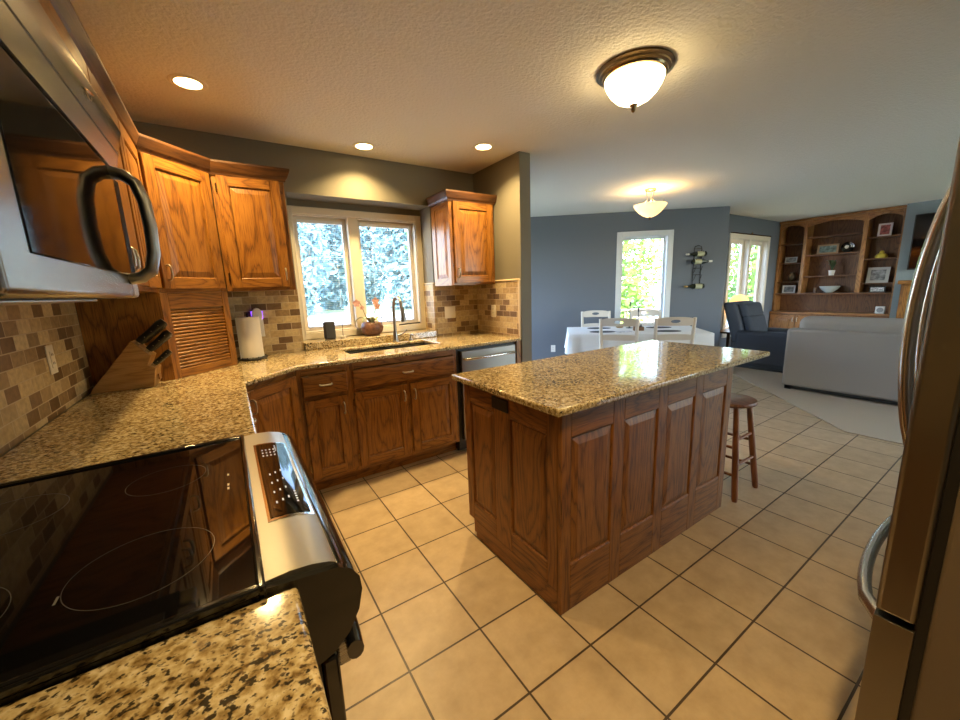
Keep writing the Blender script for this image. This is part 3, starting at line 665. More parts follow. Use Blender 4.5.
# ------------------------------------------------------------------ fridge (front faces +y)
t = thing('refrigerator', 'stainless steel refrigerator with long bowed door handles at the right edge', 'refrigerator', (.99, 0, 0), 0)
MB().box(.004, .906, -.70, .055, .02, 1.775).build('body', FSIDE, t, bevel=.006)
def fdoor(name, x0, x1, z0, z1):
    n = 10
    def yf(x): u = (x-.455)/.455; return .131-.003*u*u*u*u - .004*u*u
    b = MB(); front = [(x0+(x1-x0)*k/n, yf(x0+(x1-x0)*k/n)) for k in range(n+1)]
    b.prism([(x0, .070)]+[(x, y) for x, y in front][0:]+[(x1, .070)], z0, z1)
    return b.build(name, FRIDGE, t, bevel=.008, seg=3)
dl = fdoor('left_door', .0, .452, .702, 1.77); d2 = fdoor('right_door', .458, .910, .702, 1.77); fz = fdoor('freezer_drawer', .0, .910, .055, .690)
MB().box(.012, .898, .050, .072, .06, 1.765).build('door_gasket', BLACKM, t)
def bow(parent, x, z0, z1):
    n = 14; P = []
    for k in range(n+1):
        u = k/n; P.append((x, .128+.064*math.sin(PI*min(1, max(0, u)))**.52, z0+(z1-z0)*u))
    MB().tube(P, [.013]+[.0155]*(n-1)+[.013], 12, flat=(1.2, .85)).build('handle', HANDLE, parent, smooth=60)
bow(dl, .365, .885, 1.585); bow(d2, .535, .885, 1.585)
n = 14; P = [(.09+.73*k/n, .124+.072*math.sin(PI*k/n)**.5, .628) for k in range(n+1)]
MB().tube(P, .0145, 10, flat=(.9, 1.3)).build('handle', HANDLE, fz, smooth=60)
MB().box(.01, .90, -.02, .05, .02, .06).build('toe_grille', BLACKM, t)

# ------------------------------------------------------------------ lamps
def em(name, col, s): return plain(name, (.9, .85, .75), .4, emit=col, es=s)
LENS = em('downlight_lens', WARM, LENS_E); DOME = em('dome_glass', (1, .75, .36), DOME_E); BOWL = em('amber_bowl_glass', (1, .60, .20), BOWL_E)
def downlight(x, y, label, power=SPOT_W):
    t = thing('recessed_light', label, 'ceiling light', (x, y, H), 0, 'recessed kitchen ceiling lights')
    MB().lathe([(.060, -.001), (.060, -.006), (.072, -.008), (.082, -.006), (.086, -.001)], n=40, cap0=False, cap1=False).build('trim_ring', CREAM, t, smooth=60)
    MB().lathe([(0, -.003), (.059, -.003), (.059, -.001), (0, -.001)], n=32, cap0=False, cap1=False).build('lens', LENS, t)
    l = bpy.data.lights.new('downlight_bulb', 'AREA'); l.shape = 'DISK'; l.size = .11; l.energy = power; l.color = WARM; l.spread = R(125)
    o = bpy.data.objects.new('downlight_bulb', l); C.objects.link(o); o.parent = t; o.location = (0, 0, -.010)
downlight(-.012, 2.62, 'recessed ceiling light nearest the corner wall cabinet')
downlight(1.026, 3.065, 'recessed ceiling light above the kitchen window')
downlight(1.836, 2.652, 'recessed ceiling light in front of the small wall cabinet by the short wall')
# flush dome
t = thing('flush_ceiling_light', 'bronze flush-mount ceiling light with a bright white glass bowl, above the island', 'ceiling light', (1.925, 1.385, H), 0)
MB().lathe([(.0, -.001), (.188, -.001), (.191, -.010), (.176, -.016), (.174, -.024), (.162, -.030), (.158, -.040), (.148, -.044), (.0, -.044)], n=48, cap0=False, cap1=False).build('canopy', BRONZE, t, smooth=35)
MB().lathe([(.147, -.043), (.147, -.052), (.138, -.075), (.118, -.108), (.088, -.138), (.05, -.158), (0, -.168)], n=48, cap0=False, cap1=False).build('glass_bowl', DOME, t, smooth=60)
MB().lathe([(.0, -.162), (.022, -.168), (.018, -.175), (.010, -.182), (.012, -.192), (.006, -.202), (0, -.204)], n=20, cap0=False, cap1=False).build('finial', BRONZE, t, smooth=60)
# dining semi-flush
t = thing('semi_flush_light', 'ceiling light with an amber glass bowl on scrolled arms, above the dining table', 'ceiling light', (4.36, 2.86, H), 0)
MB().lathe([(0, -.001), (.065, -.001), (.065, -.018), (.05, -.026), (0, -.026)], n=28, cap0=False, cap1=False).build('canopy', BRONZE, t, smooth=40)
for k in range(3):
    a = 2*PI*k/3+.4; f = lambda r, z: (r*math.cos(a), r*math.sin(a), z)
    MB().tube([f(.035, -.02), f(.05, -.05), f(.035, -.09), f(.03, -.12), f(.08, -.165), f(.16, -.18), f(.185, -.172), f(.19, -.15)], .006, 8).build('arm', NICKEL, t, smooth=60)
MB().lathe([(.183, -.176), (.186, -.182), (.165, -.215), (.125, -.262), (.075, -.30), (.03, -.318), (0, -.32)], n=40, cap0=False, cap1=False).build('glass_bowl', BOWL, t, smooth=60)
MB().lathe([(0, -.316), (.016, -.32), (.012, -.332), (.007, -.35), (0, -.352)], n=16, cap0=False, cap1=False).build('finial', BRONZE, t, smooth=60)

pl = bpy.data.lights.new('bowl_bulb', 'POINT'); pl.energy = 16; pl.color = (1, .66, .30); pl.shadow_soft_size = .05
po = bpy.data.objects.new('bowl_bulb', pl); C.objects.link(po); po.parent = t; po.location = (0, 0, -.20)
downlight(.72, .10, 'added unseen recessed light in front of the refrigerator', 18)  # lamp added out of view to brighten the near counter and floor

# ------------------------------------------------------------------ small kitchen things
# outlets
def plate(name, label, x, y, z, normal_rot, wd=.072, ht=.115, gang=1, cat='outlet', m=PLASTIC):
    t = thing(name, label, cat, (x, y, z), normal_rot)     # local front = -y
    MB().box(-wd/2, wd/2, -.006, 0, -ht/2, ht/2).build('plate', m, t, bevel=.003)
    for g in range(gang):
        gx = (g-(gang-1)/2)*.046
        b = MB().box(gx-.017, gx+.017, -.0085, -.005, -.034, .034); q = b.build('receptacle', m, t, bevel=.002)
        s_ = MB()
        for zz in (-.017, .017):
            s_.box(gx-.008, gx-.0055, -.0092, -.0082, zz-.002, zz+.007).box(gx+.0055, gx+.008, -.0092, -.0082, zz-.002, zz+.007)
        if cat == 'outlet': s_.build('slots', BLACKM, q)
    return t
plate('wall_outlet', 'ivory outlet plate on the stone tile near the knife block', -.611, 2.20, 1.132, PI/2)
plate('light_switch', 'wide ivory switch plate on the tile under the small wall cabinet', 1.82, 3.291, 1.137, 0, wd=.118, gang=2, cat='switch')
plate('wall_outlet', 'ivory outlet plate on the tiled short wall at the counter end', 2.141, 3.005, 1.137, -PI/2 + 0)
p_ = dpt(.345); plate('wall_outlet', 'white outlet low on the blue-grey dining wall', p_[0], p_[1], .33, DROT, m=WHITE)
# plug-in night light
t = thing('plug_in_device', 'white plug-in device glowing violet on the tile behind the paper towel roll', 'night light', (.185, 3.291, 1.17), 0)
MB().box(-.036, .036, -.006, 0, -.115, .075).build('plate', WHITE, t, bevel=.003)
b = MB(); b.rings([[(.034*math.cos(2*PI*k/24), y, .05+.05*math.sin(2*PI*k/24)) for k in range(24)] for y in (-.006, -.04, -.044)]); b.build('housing', WHITE, t, bevel=.004)
MB().box(-.037, .037, -.012, -.0062, .02, .075).build('light_strip', LED, t)
MB().box(-.012, .012, -.010, -.006, -.09, -.06).build('socket', BLACKM, t)
# paper towel
t = thing('paper_towel_holder', 'roll of white paper towel on a dark wire stand beside the appliance garage', 'paper towels', (.115, 3.12, .915), 0)
MB().lathe([(0, .004), (.083, .004), (.085, .012), (.080, .018), (0, .018)], n=32, cap0=False, cap1=False).build('base', BLACKM, t, smooth=50)
b = MB()
for k in range(16):
    a = 2*PI*k/16; b.tube([(.084*math.cos(a), .084*math.sin(a), .003), (.094*math.cos(a+.2), .094*math.sin(a+.2), .012), (.086*math.cos(a+.39), .086*math.sin(a+.39), .022)], .0035, 6)
b.build('scroll_rim', BLACKM, t, smooth=60)
MB().lathe([(.02, .019), (.071, .019), (.072, .022), (.072, .296), (.071, .299), (.02, .299)], n=40, cap0=False, cap1=False).build('roll', PAPER, t, smooth=50)
MB().box(-.0735, -.071, -.06, -.02, .02, .297).build('loose_sheet', PAPER, t)
MB().lathe([(0, .018), (.006, .018), (.006, .315), (.012, .322), (0, .334)], n=12, cap0=False, cap1=False).build('rod', BLACKM, t, smooth=50)
# knife block: profile in local (x, z), long side towards the viewer
t = thing('knife_block', 'honey wooden knife block full of black-handled knives, on the counter by the garage', 'knife block', (-.60, 2.53, .9155), R(-6))
pr = [(0, .0), (.232, .0), (.246, .105), (.222, .120), (.235, .150), (.178, .214), (.02, .035)]
KS = 1.14
pr = [(0, 0), (.215, 0), (.232, .085), (.205, .100), (.222, .140), (.165, .212), (.012, .022)]
b = MB(); b.rings([[(x*KS, y, z*KS) for x, z in pr] for y in (.0, .11)], g='x'); b.build('block', BLOCKW, t, bevel=.003)
MB().box(.2315*KS-.004, .2335*KS-.002, .035, .075, .03, .06).build('burnt_mark', plain('brown_brand', (.22, .10, .03), .6), t)
ax = Vector((.705, 0, .62)).normalized(); up = Vector((-.62, 0, .705))
KBLACK = plain('black_knife_handle', (.006, .006, .006), .35)
def knife(kx, kz, y, L, wd, name='knife', lab=None):
    o = Vector((kx*KS, y, kz*KS))
    k = thing(name, lab, 'knife', (0, 0, 0), 0, 'knives in the wooden block')
    M_ = t.matrix_basis
    k.location = Vector((-.60, 2.53, .9155)) + Matrix.Rotation(R(-6), 3, 'Z') @ o; k.rotation_euler = (0, 0, R(-6))
    hb = MB(); P = [ax*.012, ax*.03, ax*(L*.5), ax*(L*.85), ax*L]
    hb.tube(P, [wd*.9, wd, wd*.92, wd*1.1, wd*.8], 10, flat=(.55, 1.0)); h = hb.build('handle', KBLACK, k, smooth=60)
    MB().tube([ax*-.06, ax*.0125], [.009, .009], 6, flat=(.14, 1.2)).build('blade', CHROME, k)
    rv = MB()
    for q in (.3, .55, .8):
        for sgn in (-1, 1): rv.lathe([(.0025, -.0008), (.0025, .0008)], tuple(ax*(L*q)+Vector((0, sgn*wd*.55, 0))), 8, ax='y')
    rv.build('rivets', CHROME, h)
labs = ['large black-handled knife in the block, top row, nearest the viewer', 'large black-handled knife in the block, middle of the top row', 'large black-handled knife in the block, top row, farthest back',
        'black-handled knife in the second row of the block, nearest the viewer', 'black-handled knife in the second row of the block, middle', 'black-handled knife in the second row of the block, farthest back',
        'small black-handled knife sticking from the lower step, nearest the viewer', 'small black-handled knife sticking from the lower step, middle', 'small black-handled knife sticking from the lower step, farthest back']
n_ = 0
for (kx, kz, L, wd) in ((.180, .196, .145, .018), (.208, .160, .125, .016), (.219, .094, .095, .0115)):
    for y in (.022, .055, .088): knife(kx, kz, y, L*1.12-.008*(n_ % 3), wd*1.15, lab=labs[n_]); n_ += 1
# window ledge things
t = thing('smart_speaker', 'dark grey rounded box speaker on the granite window ledge', 'speaker', (.707, 3.395, .975), 0)
MB().box(-.043, .043, -.035, .035, .004, .150).build('housing', fabric('charcoal_mesh', (.045, .048, .055), 400, .3), t, bevel=.012, seg=3)
MB().box(-.036, .036, -.028, .028, 0, .005).build('foot', BLACKM, t)
t = thing('bud_vase', 'tiny dish with a thin upright stem beside the dark speaker on the window ledge', 'vase', (.815, 3.40, .975), 0)
MB().lathe([(0, 0), (.02, 0), (.026, .012), (.022, .018), (.014, .015), (0, .012)], n=20, cap0=False, cap1=False).build('dish', CREAM, t, smooth=50)
MB().tube([(0, 0, .012), (.002, 0, .08), (.006, 0, .15), (.005, 0, .18)], [.003, .0025, .0025, .004], 6).build('stem', plain('brown_stem', (.14, .09, .04), .7), t, smooth=60)
t = thing('potted_orchid', 'pink orchid in a round brown pot on the granite window ledge', 'plant', (1.075, 3.40, .975), 0)
b = MB().lathe([(0, 0), (.06, 0), (.092, .035), (.10, .07), (.088, .108), (.080, .118), (.072, .112), (.075, .08), (0, .08)], n=28, cap0=False, cap1=False); b.build('pot', fabric('brown_glazed_pot', (.17, .075, .05), 40, .4, .4), t, smooth=50)
LEAF = plain('orchid_leaf', (.30, .34, .17), .45)
for k, a in enumerate((.1, 1.2, 2.5, 3.6, 4.8, 5.6)):
    b = MB(); L_ = .10+.02*(k % 3); rs = []
    for q in range(8):
        u = q/7; r_ = .012+L_*u; z = .115+.055*math.sin(PI*u*.8)-.03*u*u; wd = .024*math.sin(PI*(.12+.86*u))
        c_, s_ = math.cos(a), math.sin(a); rs.append([(c_*r_-s_*wd*j, s_*r_+c_*wd*j, z+.006*abs(j)) for j in (-1, 0, 1)]+[(c_*r_-s_*wd*j, s_*r_+c_*wd*j, z+.006*abs(j)-.003) for j in (1, 0, -1)])
    b.rings(rs); b.build('leaf', LEAF, t, smooth=60)
PINK = plain('orchid_petal', (.60, .33, .30), .5)
def flower(c, s_=1.0):
    b = MB(); c = Vector(c)
    for k in range(5):
        a = 2*PI*k/5+.3; d = Vector((math.cos(a), -.25, math.sin(a))); sd = Vector((-math.sin(a), 0, math.cos(a)))
        rs = []
        for u, wd in ((0, .004), (.35, .011), (.7, .012), (1, .002)): p = c+d*(.030*u*s_); rs.append([tuple(p+sd*wd*s_), tuple(p+Vector((0, -.002, 0))), tuple(p-sd*wd*s_), tuple(p+Vector((0, .002, 0)))])
        b.rings(rs)
    b.lathe([(0, -.008), (.006, -.004), (.006, .004), (0, .008)], tuple(c+Vector((0, -.006, 0))), 8)
    b.build('flower', PINK, t, smooth=60)
ST = plain('orchid_stem', (.16, .17, .07), .6)
MB().tube([(.01, 0, .10), (.03, 0, .18), (.045, -.005, .25), (.04, -.01, .29)], .003, 6).build('stem', ST, t, smooth=60)
MB().tube([(-.01, 0, .10), (-.05, 0, .17), (-.07, -.005, .235), (-.09, -.01, .285), (-.12, -.01, .29)], .003, 6).build('stem', ST, t, smooth=60)
flower((.042, -.015, .30), 1.2); flower((.055, -.015, .255), 1.0); flower((-.125, -.012, .29), 1.15); flower((-.082, -.012, .25), .7)

# ------------------------------------------------------------------ dining corner
TA = R(-45)
tt = Vector((math.cos(TA), math.sin(TA))); tn = Vector((.7071, .7071))
TC = Vector((4.455, 3.105))
t = thing('dining_table', 'dining table under a white cloth in front of the diagonal window wall', 'table', (TC.x, TC.y, 0), TA)
MB().box(-.82, .82, -.44, .44, .71, .742).build('tabletop', CHAIRW, t, bevel=.005)
for sx in (-1, 1):
    for sy in (-1, 1): MB().box(sx*.66-.035, sx*.66+.035, sy*.36-.035, sy*.36+.035, 0, .71).build('leg', CHAIRW, t, bevel=.005)
b = MB(); rings = []
per = []
for k in range(30): per.append((-.83+1.66*k/30, -.452))
for k in range(18): per.append((.83, -.452+.904*k/18))
for k in range(30): per.append(((.83-1.66*k/30), .452))
for k in range(18): per.append((-.83, .452-.904*k/18))
def ringc(z, amp, out):
    r = []
    for k, (x, y) in enumerate(per):
        wv = amp*math.sin(k*1.35+math.sin(k*.7)*1.3); ox = out*(1 if abs(x) > .825 else 0)*(1 if x > 0 else -1); oy = out*(1 if abs(y) > .445 else 0)*(1 if y > 0 else -1)
        r.append((x+ox+(wv if ox else 0)*(1 if x > 0 else -1), y+oy+(wv if oy else 0)*(1 if y > 0 else -1), z))
    return r
b.rings([ringc(.7495, 0, -.006), ringc(.745, 0, .001), ringc(.70, .003, .004), ringc(.60, .012, .014), ringc(.50, .02, .026)][::-1], cap0=False, cap1=True)
tag(b.build('tablecloth', LINEN, loc=(TC.x, TC.y, 0), rot=TA, smooth=70), 'white linen tablecloth hanging over the dining table', 'tablecloth')
def chair(label, x, y, rot, proto=None):
    if proto is not None: c = copy_tree(proto, label); c.location = (x, y, 0); c.rotation_euler = (0, 0, rot); return c
    t = thing('dining_chair', label, 'chair', (x, y, 0), rot, 'cream dining chairs')      # sits facing +y
    MB().box(-.21, .21, -.20, .22, .43, .465).build('seat', CHAIRW, t, bevel=.012, seg=3)
    MB().box(-.19, .19, -.18, .19, .37, .43).build('apron', CHAIRW, t, bevel=.003)
    for sx in (-1, 1):
        MB().box(sx*.175-.02, sx*.175+.02, .15, .19, 0, .43).build('leg', CHAIRW, t, bevel=.003)
        MB().tube([(sx*.185, -.19, 0), (sx*.19, -.195, .43), (sx*.195, -.215, .70), (sx*.20, -.25, .955)], [.021, .022, .021, .019], 8).build('leg', CHAIRW, t, smooth=60)
    # top rail with oval hand hole
    def rail(z0, z1, bow, hole):
        n = 40; outer = []; inner = []
        for k in range(n):
            a = 2*PI*k/n; ca, sa = math.cos(a), math.sin(a); ex = 6
            rr = (abs(ca)**ex+abs(sa)**ex)**(-1/ex)
            x = .195*rr*ca; zz = (z0+z1)/2+(z1-z0)/2*rr*sa + bow*(1-(x/.195)**2)*(1 if sa > 0 else .4)
            outer.append((x, zz)); inner.append((.052*ca, (z0+z1)/2+bow*.7+.020*sa))
        b = MB(); f = lambda x, d, z: (x, -.215-.035*(z-.70)/.255-.022*(1-(x/.195)**2)+d, z)
        if hole: b.rings([[f(x, .011, z) for x, z in outer], [f(x, -.011, z) for x, z in outer], [f(x, -.011, z) for x, z in inner], [f(x, .011, z) for x, z in inner], [f(x, .011, z) for x, z in outer]], cap0=False, cap1=False)
        else: b.rings([[f(x, .010, z) for x, z in outer], [f(x, -.010, z) for x, z in outer]])
        return b
    rail(.865, .955, .012, True).build('top_rail', CHAIRW, t, smooth=40)
    rail(.70, .765, .008, False).build('back_rail', CHAIRW, t, smooth=40)
    return t
fr = R(-45)      # faces (+,+)
c0 = chair('cream dining chair with its back to the kitchen, at the left end of the table', 4.02-.05, 2.93, R(-58))
chair('cream dining chair with its back to the kitchen, at the right end of the table', 4.36, 2.54, R(-46), c0)
chair('cream dining chair on the window side of the table, left of the dining window', 4.52, 3.73, R(136), c0)
chair('cream dining chair on the window side of the table, in front of the dining window', 4.99, 3.22, R(134), c0)
def tp(a, d, z=.7502): p = TC+tt*a+tn*d; return (p.x, p.y, z)
def candle(label, a, d, h):
    t = thing('candlestick', label, 'candlestick', tp(a, d), 0, 'candlesticks on the dining table')
    MB().lathe([(0, 0), (.045, 0), (.045, .006), (.012, .012), (.005, .03), (.004, h-.06), (.012, h-.05), (.012, h-.045), (0, h-.045)], n=20, cap0=False, cap1=False).build('stand', BLACKM, t, smooth=50)
    MB().lathe([(0, h-.046), (.009, h-.046), (.009, h-.002), (0, h)], n=12, cap0=False, cap1=False).build('candle', plain('dark_candle', (.03, .02, .025), .5), t, smooth=50)
candle('taller thin black candlestick on the dining table', .0, .20, .36); candle('shorter thin black candlestick on the dining table', .08, .04, .29)
t = thing('table_caddy', 'small wooden caddy holding dark jars in the middle of the dining table', 'caddy', tp(.06, -.10), TA)
WB = plain('brown_wood_box', (.16, .075, .03), .5)
b = MB().box(-.06, .06, -.045, .045, 0, .006).box(-.06, .06, -.045, -.039, .006, .05).box(-.06, .06, .039, .045, .006, .05).box(-.06, -.054, -.039, .039, .006, .05).box(.054, .06, -.039, .039, .006, .05); b.build('box', WB, t)
for k, x in enumerate((-.032, 0.0, .032)):
    j = MB().lathe([(0, .007), (.015, .007), (.015, .05), (.009, .058), (.010, .075), (0, .078)], (x, .01*(-1)**k, 0), 14, cap0=False, cap1=False).build('jar', BLACKM, t, smooth=50)
for k, (a, d, lab) in enumerate(((-.40, -.22, 'dark oval placemat at the left front seat of the dining table'), (.38, -.22, 'dark oval placemat at the right front seat of the dining table'), (-.40, .22, 'dark oval placemat at the left window-side seat'), (.38, .22, 'dark oval placemat at the right window-side seat'))):
    b = MB(); b.rings([[(0.16*q*math.cos(2*PI*j/36), .10*q*math.sin(2*PI*j/36), z) for j in range(36)] for q, z in ((1, 0), (1, .003), (.98, .004))])
    if k == 0: pm = b.build('placemat', fabric('dark_woven', (.05, .05, .06), 300, .4), loc=tp(a, d), rot=TA); tag(pm, lab, 'placemat', 'placemats on the dining table'); pm0 = pm
    else: pm = pm0.copy(); C.objects.link(pm); pm.location = tp(a, d); pm['label'] = lab
b = MB(); b.box(-.10, .10, -.06, .06, 0, .003).box(-.09, .09, -.05, .05, .003, .006)
tag(b.build('cloth_napkin', fabric('print_napkin', (.55, .56, .60), 60, .6), loc=tp(-.14, -.24), rot=TA+.2), 'folded patterned napkin on the front edge of the dining table', 'napkin')
t = thing('fruit_bowl', 'small tan woven bowl on the dining table beside the tall candlestick', 'bowl', tp(-.12, .26), 0)
MB().lathe([(0, 0), (.04, 0), (.075, .045), (.072, .047), (.036, .006), (0, .006)], n=24, cap0=False, cap1=False).build('bowl', plain('tan_woven', (.40, .28, .14), .7), t, smooth=50)

# wine rack on the diagonal wall
IRON = plain('black_iron', (.018, .018, .02), .4, metal=.6)
rp = dpt(2.535); t = thing('wine_rack', 'black iron wall wine rack between the two windows', 'wine rack', (rp[0], rp[1], 0), DROT)
b = MB()
for sx in (-.055, .055): b.tube([(sx, -.012, 1.26), (sx, -.012, 1.84), (sx*.8, -.014, 1.875), (0, -.014, 1.89)], .006, 8)
for z in (1.84, 1.55, 1.45, 1.30): b.tube([(-.055, -.012, z), (.055, -.012, z)], .005, 8)
b.build('frame', IRON, t, smooth=60)
BZ = (1.76, 1.645, 1.53, 1.41, 1.275)
for z in BZ:
    h = MB()
    for sx in (-.045, .045): h.tube([(sx, -.012, z-.05)]+[(sx, -.06-.046*math.sin(R(-90+q*22)), z-.046*math.cos(R(-90+q*22-90))*0+.046*math.sin(R(-100+q*24))*1) for q in range(0, 8)], .0035, 6)
    h.build('hoop', IRON, t, smooth=60)
DGREEN = plain('dark_bottle_glass', (.012, .02, .010), .06, coat=.4)
def bottle(label, z, d, foil):
    t = thing('wine_bottle', label, 'wine bottle', (rp[0], rp[1], z), DROT, 'bottles in the wall wine rack'); y = -.062
    MB().lathe([(0, -.10*d), (.030, -.10*d), (.037, -.094*d), (.037, .055*d), (.030, .085*d), (.015, .115*d), (.0135, .19*d), (0, .19*d)], (0, y, 0), 20, ax='x', cap0=False, cap1=False).build('glass', DGREEN, t, smooth=50)
    MB().lathe([(.0145, .135*d), (.0145, .192*d), (0, .193*d)], (0, y, 0), 16, ax='x', cap0=False, cap1=False).build('foil', foil, t, smooth=50)
    MB().lathe([(.0374, -.065*d), (.0374, .035*d)], (0, y, 0), 20, ax='x', cap0=False, cap1=False).build('label', plain('bottle_label', (.42, .42, .28), .6), t, smooth=50)
bottle('wine bottle with white foil pointing left, topmost in the wall rack', BZ[0], -1, WHITE)
bottle('wine bottle with white foil pointing right, second in the wall rack', BZ[1], 1, WHITE)
bottle('wine bottle with gold foil pointing left, lowest in the wall rack', BZ[4], -1, plain('gold_foil', (.55, .36, .12), .35, metal=.7))

# ------------------------------------------------------------------ living room
# sofa, seen from behind: local x along its length (towards -y), local y = its front
t = thing('sofa', 'light grey fabric sofa seen from behind, on the carpet', 'sofa', (5.63, 1.80, .008), -PI/2)
SL = 2.05
MB().box(.02, SL-.02, .06, .82, .05, .38).build('base', SOFAG, t, bevel=.02, seg=3)
MB().box(0, SL, 0, .16, .045, .745).build('back', SOFAG, t, bevel=.035, seg=4)
for x0 in (0, SL-.20): MB().box(x0, x0+.20, .10, .90, .045, .62).build('arm', SOFAG, t, bevel=.05, seg=4)
for k in range(2):
    x0 = .07+k*.95
    MB().box(x0+.004, x0+.94, .08, .33, .46, .885).build('back_cushion', SOFAG, t, bevel=.085, seg=5)
    MB().box(.205+k*.822, .205+k*.822+.815, .30, .90, .38, .50).build('seat_cushion', SOFAG, t, bevel=.04, seg=4)
for sx in (.06, SL-.06):
    for sy in (.06, .80): MB().box(sx-.03, sx+.03, sy-.03, sy+.03, 0, .05).build('foot', BLACKM, t)
MB().box(.03, SL-.03, .03, .06, .012, .05).build('base_strip', BLACKM, t)
# recliner, local +y is its front
t = thing('recliner', 'navy blue upholstered recliner beside the living room window', 'armchair', (6.90, 2.44, .008), R(179))
b = MB(); 
MB().box(-.36, .36, -.36, .40, .03, .40).build('base', NAVY, t, bevel=.03, seg=3)
for sx in (-1, 1):
    MB().box(sx*.29-.09, sx*.29+.09, -.30, .42, .06, .575).build('arm', NAVY, t, bevel=.055, seg=4)
MB().box(-.21, .21, -.20, .44, .34, .50).build('seat_cushion', NAVY, t, bevel=.05, seg=4)
def lean(mb, p0, ang):
    c, s_ = math.cos(ang), math.sin(ang); mb.swap(lambda x, y, z: (x, p0[0]+(y-p0[0])*c-(z-p0[1])*s_*-1*-1, p0[1]+(y-p0[0])*s_*0+(z-p0[1])*c)); return mb
def leaned(x0, x1, y0, y1, z0, z1):
    b = MB(); k = .30
    b.rings([[(x, y-k*(z-z0), z) for x, y in ((x0, y0), (x1, y0), (x1, y1), (x0, y1))] for z in (z0, z1)]); return b
leaned(-.35, .35, -.33, -.13, .30, 1.0).build('backrest', NAVY, t, bevel=.06, seg=4)
leaned(-.27, .27, -.18, -.06, .46, .80).build('lumbar_cushion', NAVY, t, bevel=.045, seg=4)
leaned(-.28, .28, -.28, -.165, .77, .985).build('headrest', NAVY, t, bevel=.045, seg=4)
MB().box(-.33, .33, -.33, .36, 0, .032).build('plinth', BLACKM, t)
# end table + lamp
t = thing('end_table', 'dark brown end table under the living room window', 'table', (7.24, 3.10, .008), 0)
DW = plain('dark_brown_wood', (.06, .028, .014), .4)
MB().box(-.30, .34, -.11, .13, .46, .49).build('top', DW, t, bevel=.004)
for sx in (-.27, .31):
    for sy in (-.08, .10): MB().box(sx-.02, sx+.02, sy-.02, sy+.02, 0, .46).build('leg', DW, t)
t = thing('table_lamp', 'lit table lamp with a yellow shade behind the recliner', 'lamp', (7.44, 3.10, .498), 0)
MB().lathe([(0, 0), (.06, 0), (.06, .012), (.02, .03), (.045, .12), (.04, .22), (.012, .29), (.008, .44), (0, .44)], n=24, cap0=False, cap1=False).build('base', BRONZE, t, smooth=50)
MB().lathe([(.04, .60), (.09, .575), (.135, .52), (.155, .45), (.152, .45), (.132, .518), (.088, .571), (.04, .596)], n=32, cap0=False, cap1=False).build('lamp_shade', SHADE, t, smooth=60)
pl = bpy.data.lights.new('lamp_bulb', 'POINT'); pl.energy = 5; pl.color = WARM; pl.shadow_soft_size = .03
po = bpy.data.objects.new('lamp_bulb', pl); C.objects.link(po); po.parent = t; po.location = (0, 0, .49)

# built-in bookcase: local x runs to the right in view (-y), local y into the wall
t = thing('bookcase', 'large built-in oak bookcase with arched bays across the living room wall', 'bookcase', (9.30, 3.262, .008), -PI/2)
BW, BD, BT = 1.70, .305, 2.425
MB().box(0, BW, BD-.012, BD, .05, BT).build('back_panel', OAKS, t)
ups = [(0, .035), (.395, .445), (1.205, 1.265), (1.665, BW)]
for k, (a, c) in enumerate(ups): MB().box(a, c, -.002 if 0 < k < 3 else 0, BD-.013, 1.05 if 0 < k < 3 else .69, BT).build('upright' if 0 < k < 3 else 'side_panel', OAKF, t, bevel=.002)
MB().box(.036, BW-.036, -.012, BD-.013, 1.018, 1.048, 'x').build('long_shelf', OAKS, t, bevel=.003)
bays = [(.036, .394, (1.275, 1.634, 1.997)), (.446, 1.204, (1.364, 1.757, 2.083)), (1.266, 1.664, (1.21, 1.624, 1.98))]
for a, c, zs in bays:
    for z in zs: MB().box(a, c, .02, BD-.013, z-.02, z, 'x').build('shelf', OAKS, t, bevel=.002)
for (a, c, zz) in bays:      # arched valance above each bay
    n = 16; pts = [(a, BT), (a, 2.26)] + [(a+(c-a)*k/n, 2.26+.075*math.sin(PI*k/n)**.8) for k in range(1, n)] + [(c, 2.26), (c, BT)]
    MB().prism([(x, z) for x, z in pts], -.001, .018, g='x', jit=True).swap(lambda x, y, z: (x, z, y)).build('arched_valance', OAKF, t)
MB().box(-.0, BW, -.05, .02, 2.385, BT, 'x').build('crown_molding', OAKF, t, bevel=.01)
MB().box(0, BW, -.10, BD-.013, .655, .69, 'x').build('counter', OAKF, t, bevel=.005)
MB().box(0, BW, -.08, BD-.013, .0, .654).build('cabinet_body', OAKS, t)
for k in range(4):
    x0 = .02+k*.416; door(t, x0, x0+.405, .06, .63, OAKF, y=-.08, sw=.07, handle=('r' if k % 2 == 0 else 'l', 't'))
def onb(x, d, z): return (9.30+d, 3.262-x, .0085+z)     # bookcase coordinates to world
def pframe(label, x, z, wd, ht, fm, pic, d=.10, group='picture frames on the bookcase', lean_=.12):
    t = thing('picture_frame', label, 'picture frame', onb(x, d, z), -PI/2, group); bw = min(wd, ht)*.16
    f = lambda mb: mb.swap(lambda X, Y, Z: (X, Y+lean_*Z, Z))
    b = MB().box(-wd/2, -wd/2+bw, -.012, .006, 0, ht).box(wd/2-bw, wd/2, -.012, .006, 0, ht).box(-wd/2+bw, wd/2-bw, -.012, .006, 0, bw).box(-wd/2+bw, wd/2-bw, -.012, .006, ht-bw, ht)
    f(b).build('frame', fm, t)
    f(MB().box(-wd/2+bw, wd/2-bw, -.004, .004, bw, ht-bw)).build('picture', pic, t)
    MB().tube([(0, .006+lean_*ht*.7, ht*.7), (0, .09, .002)], .004, 6).build('easel', BLACKM, t)
    return t
def photo(name, a, c, s=18):
    return fabric(name, tuple((p+q)/2 for p, q in zip(a, c)), s, .7, .3)
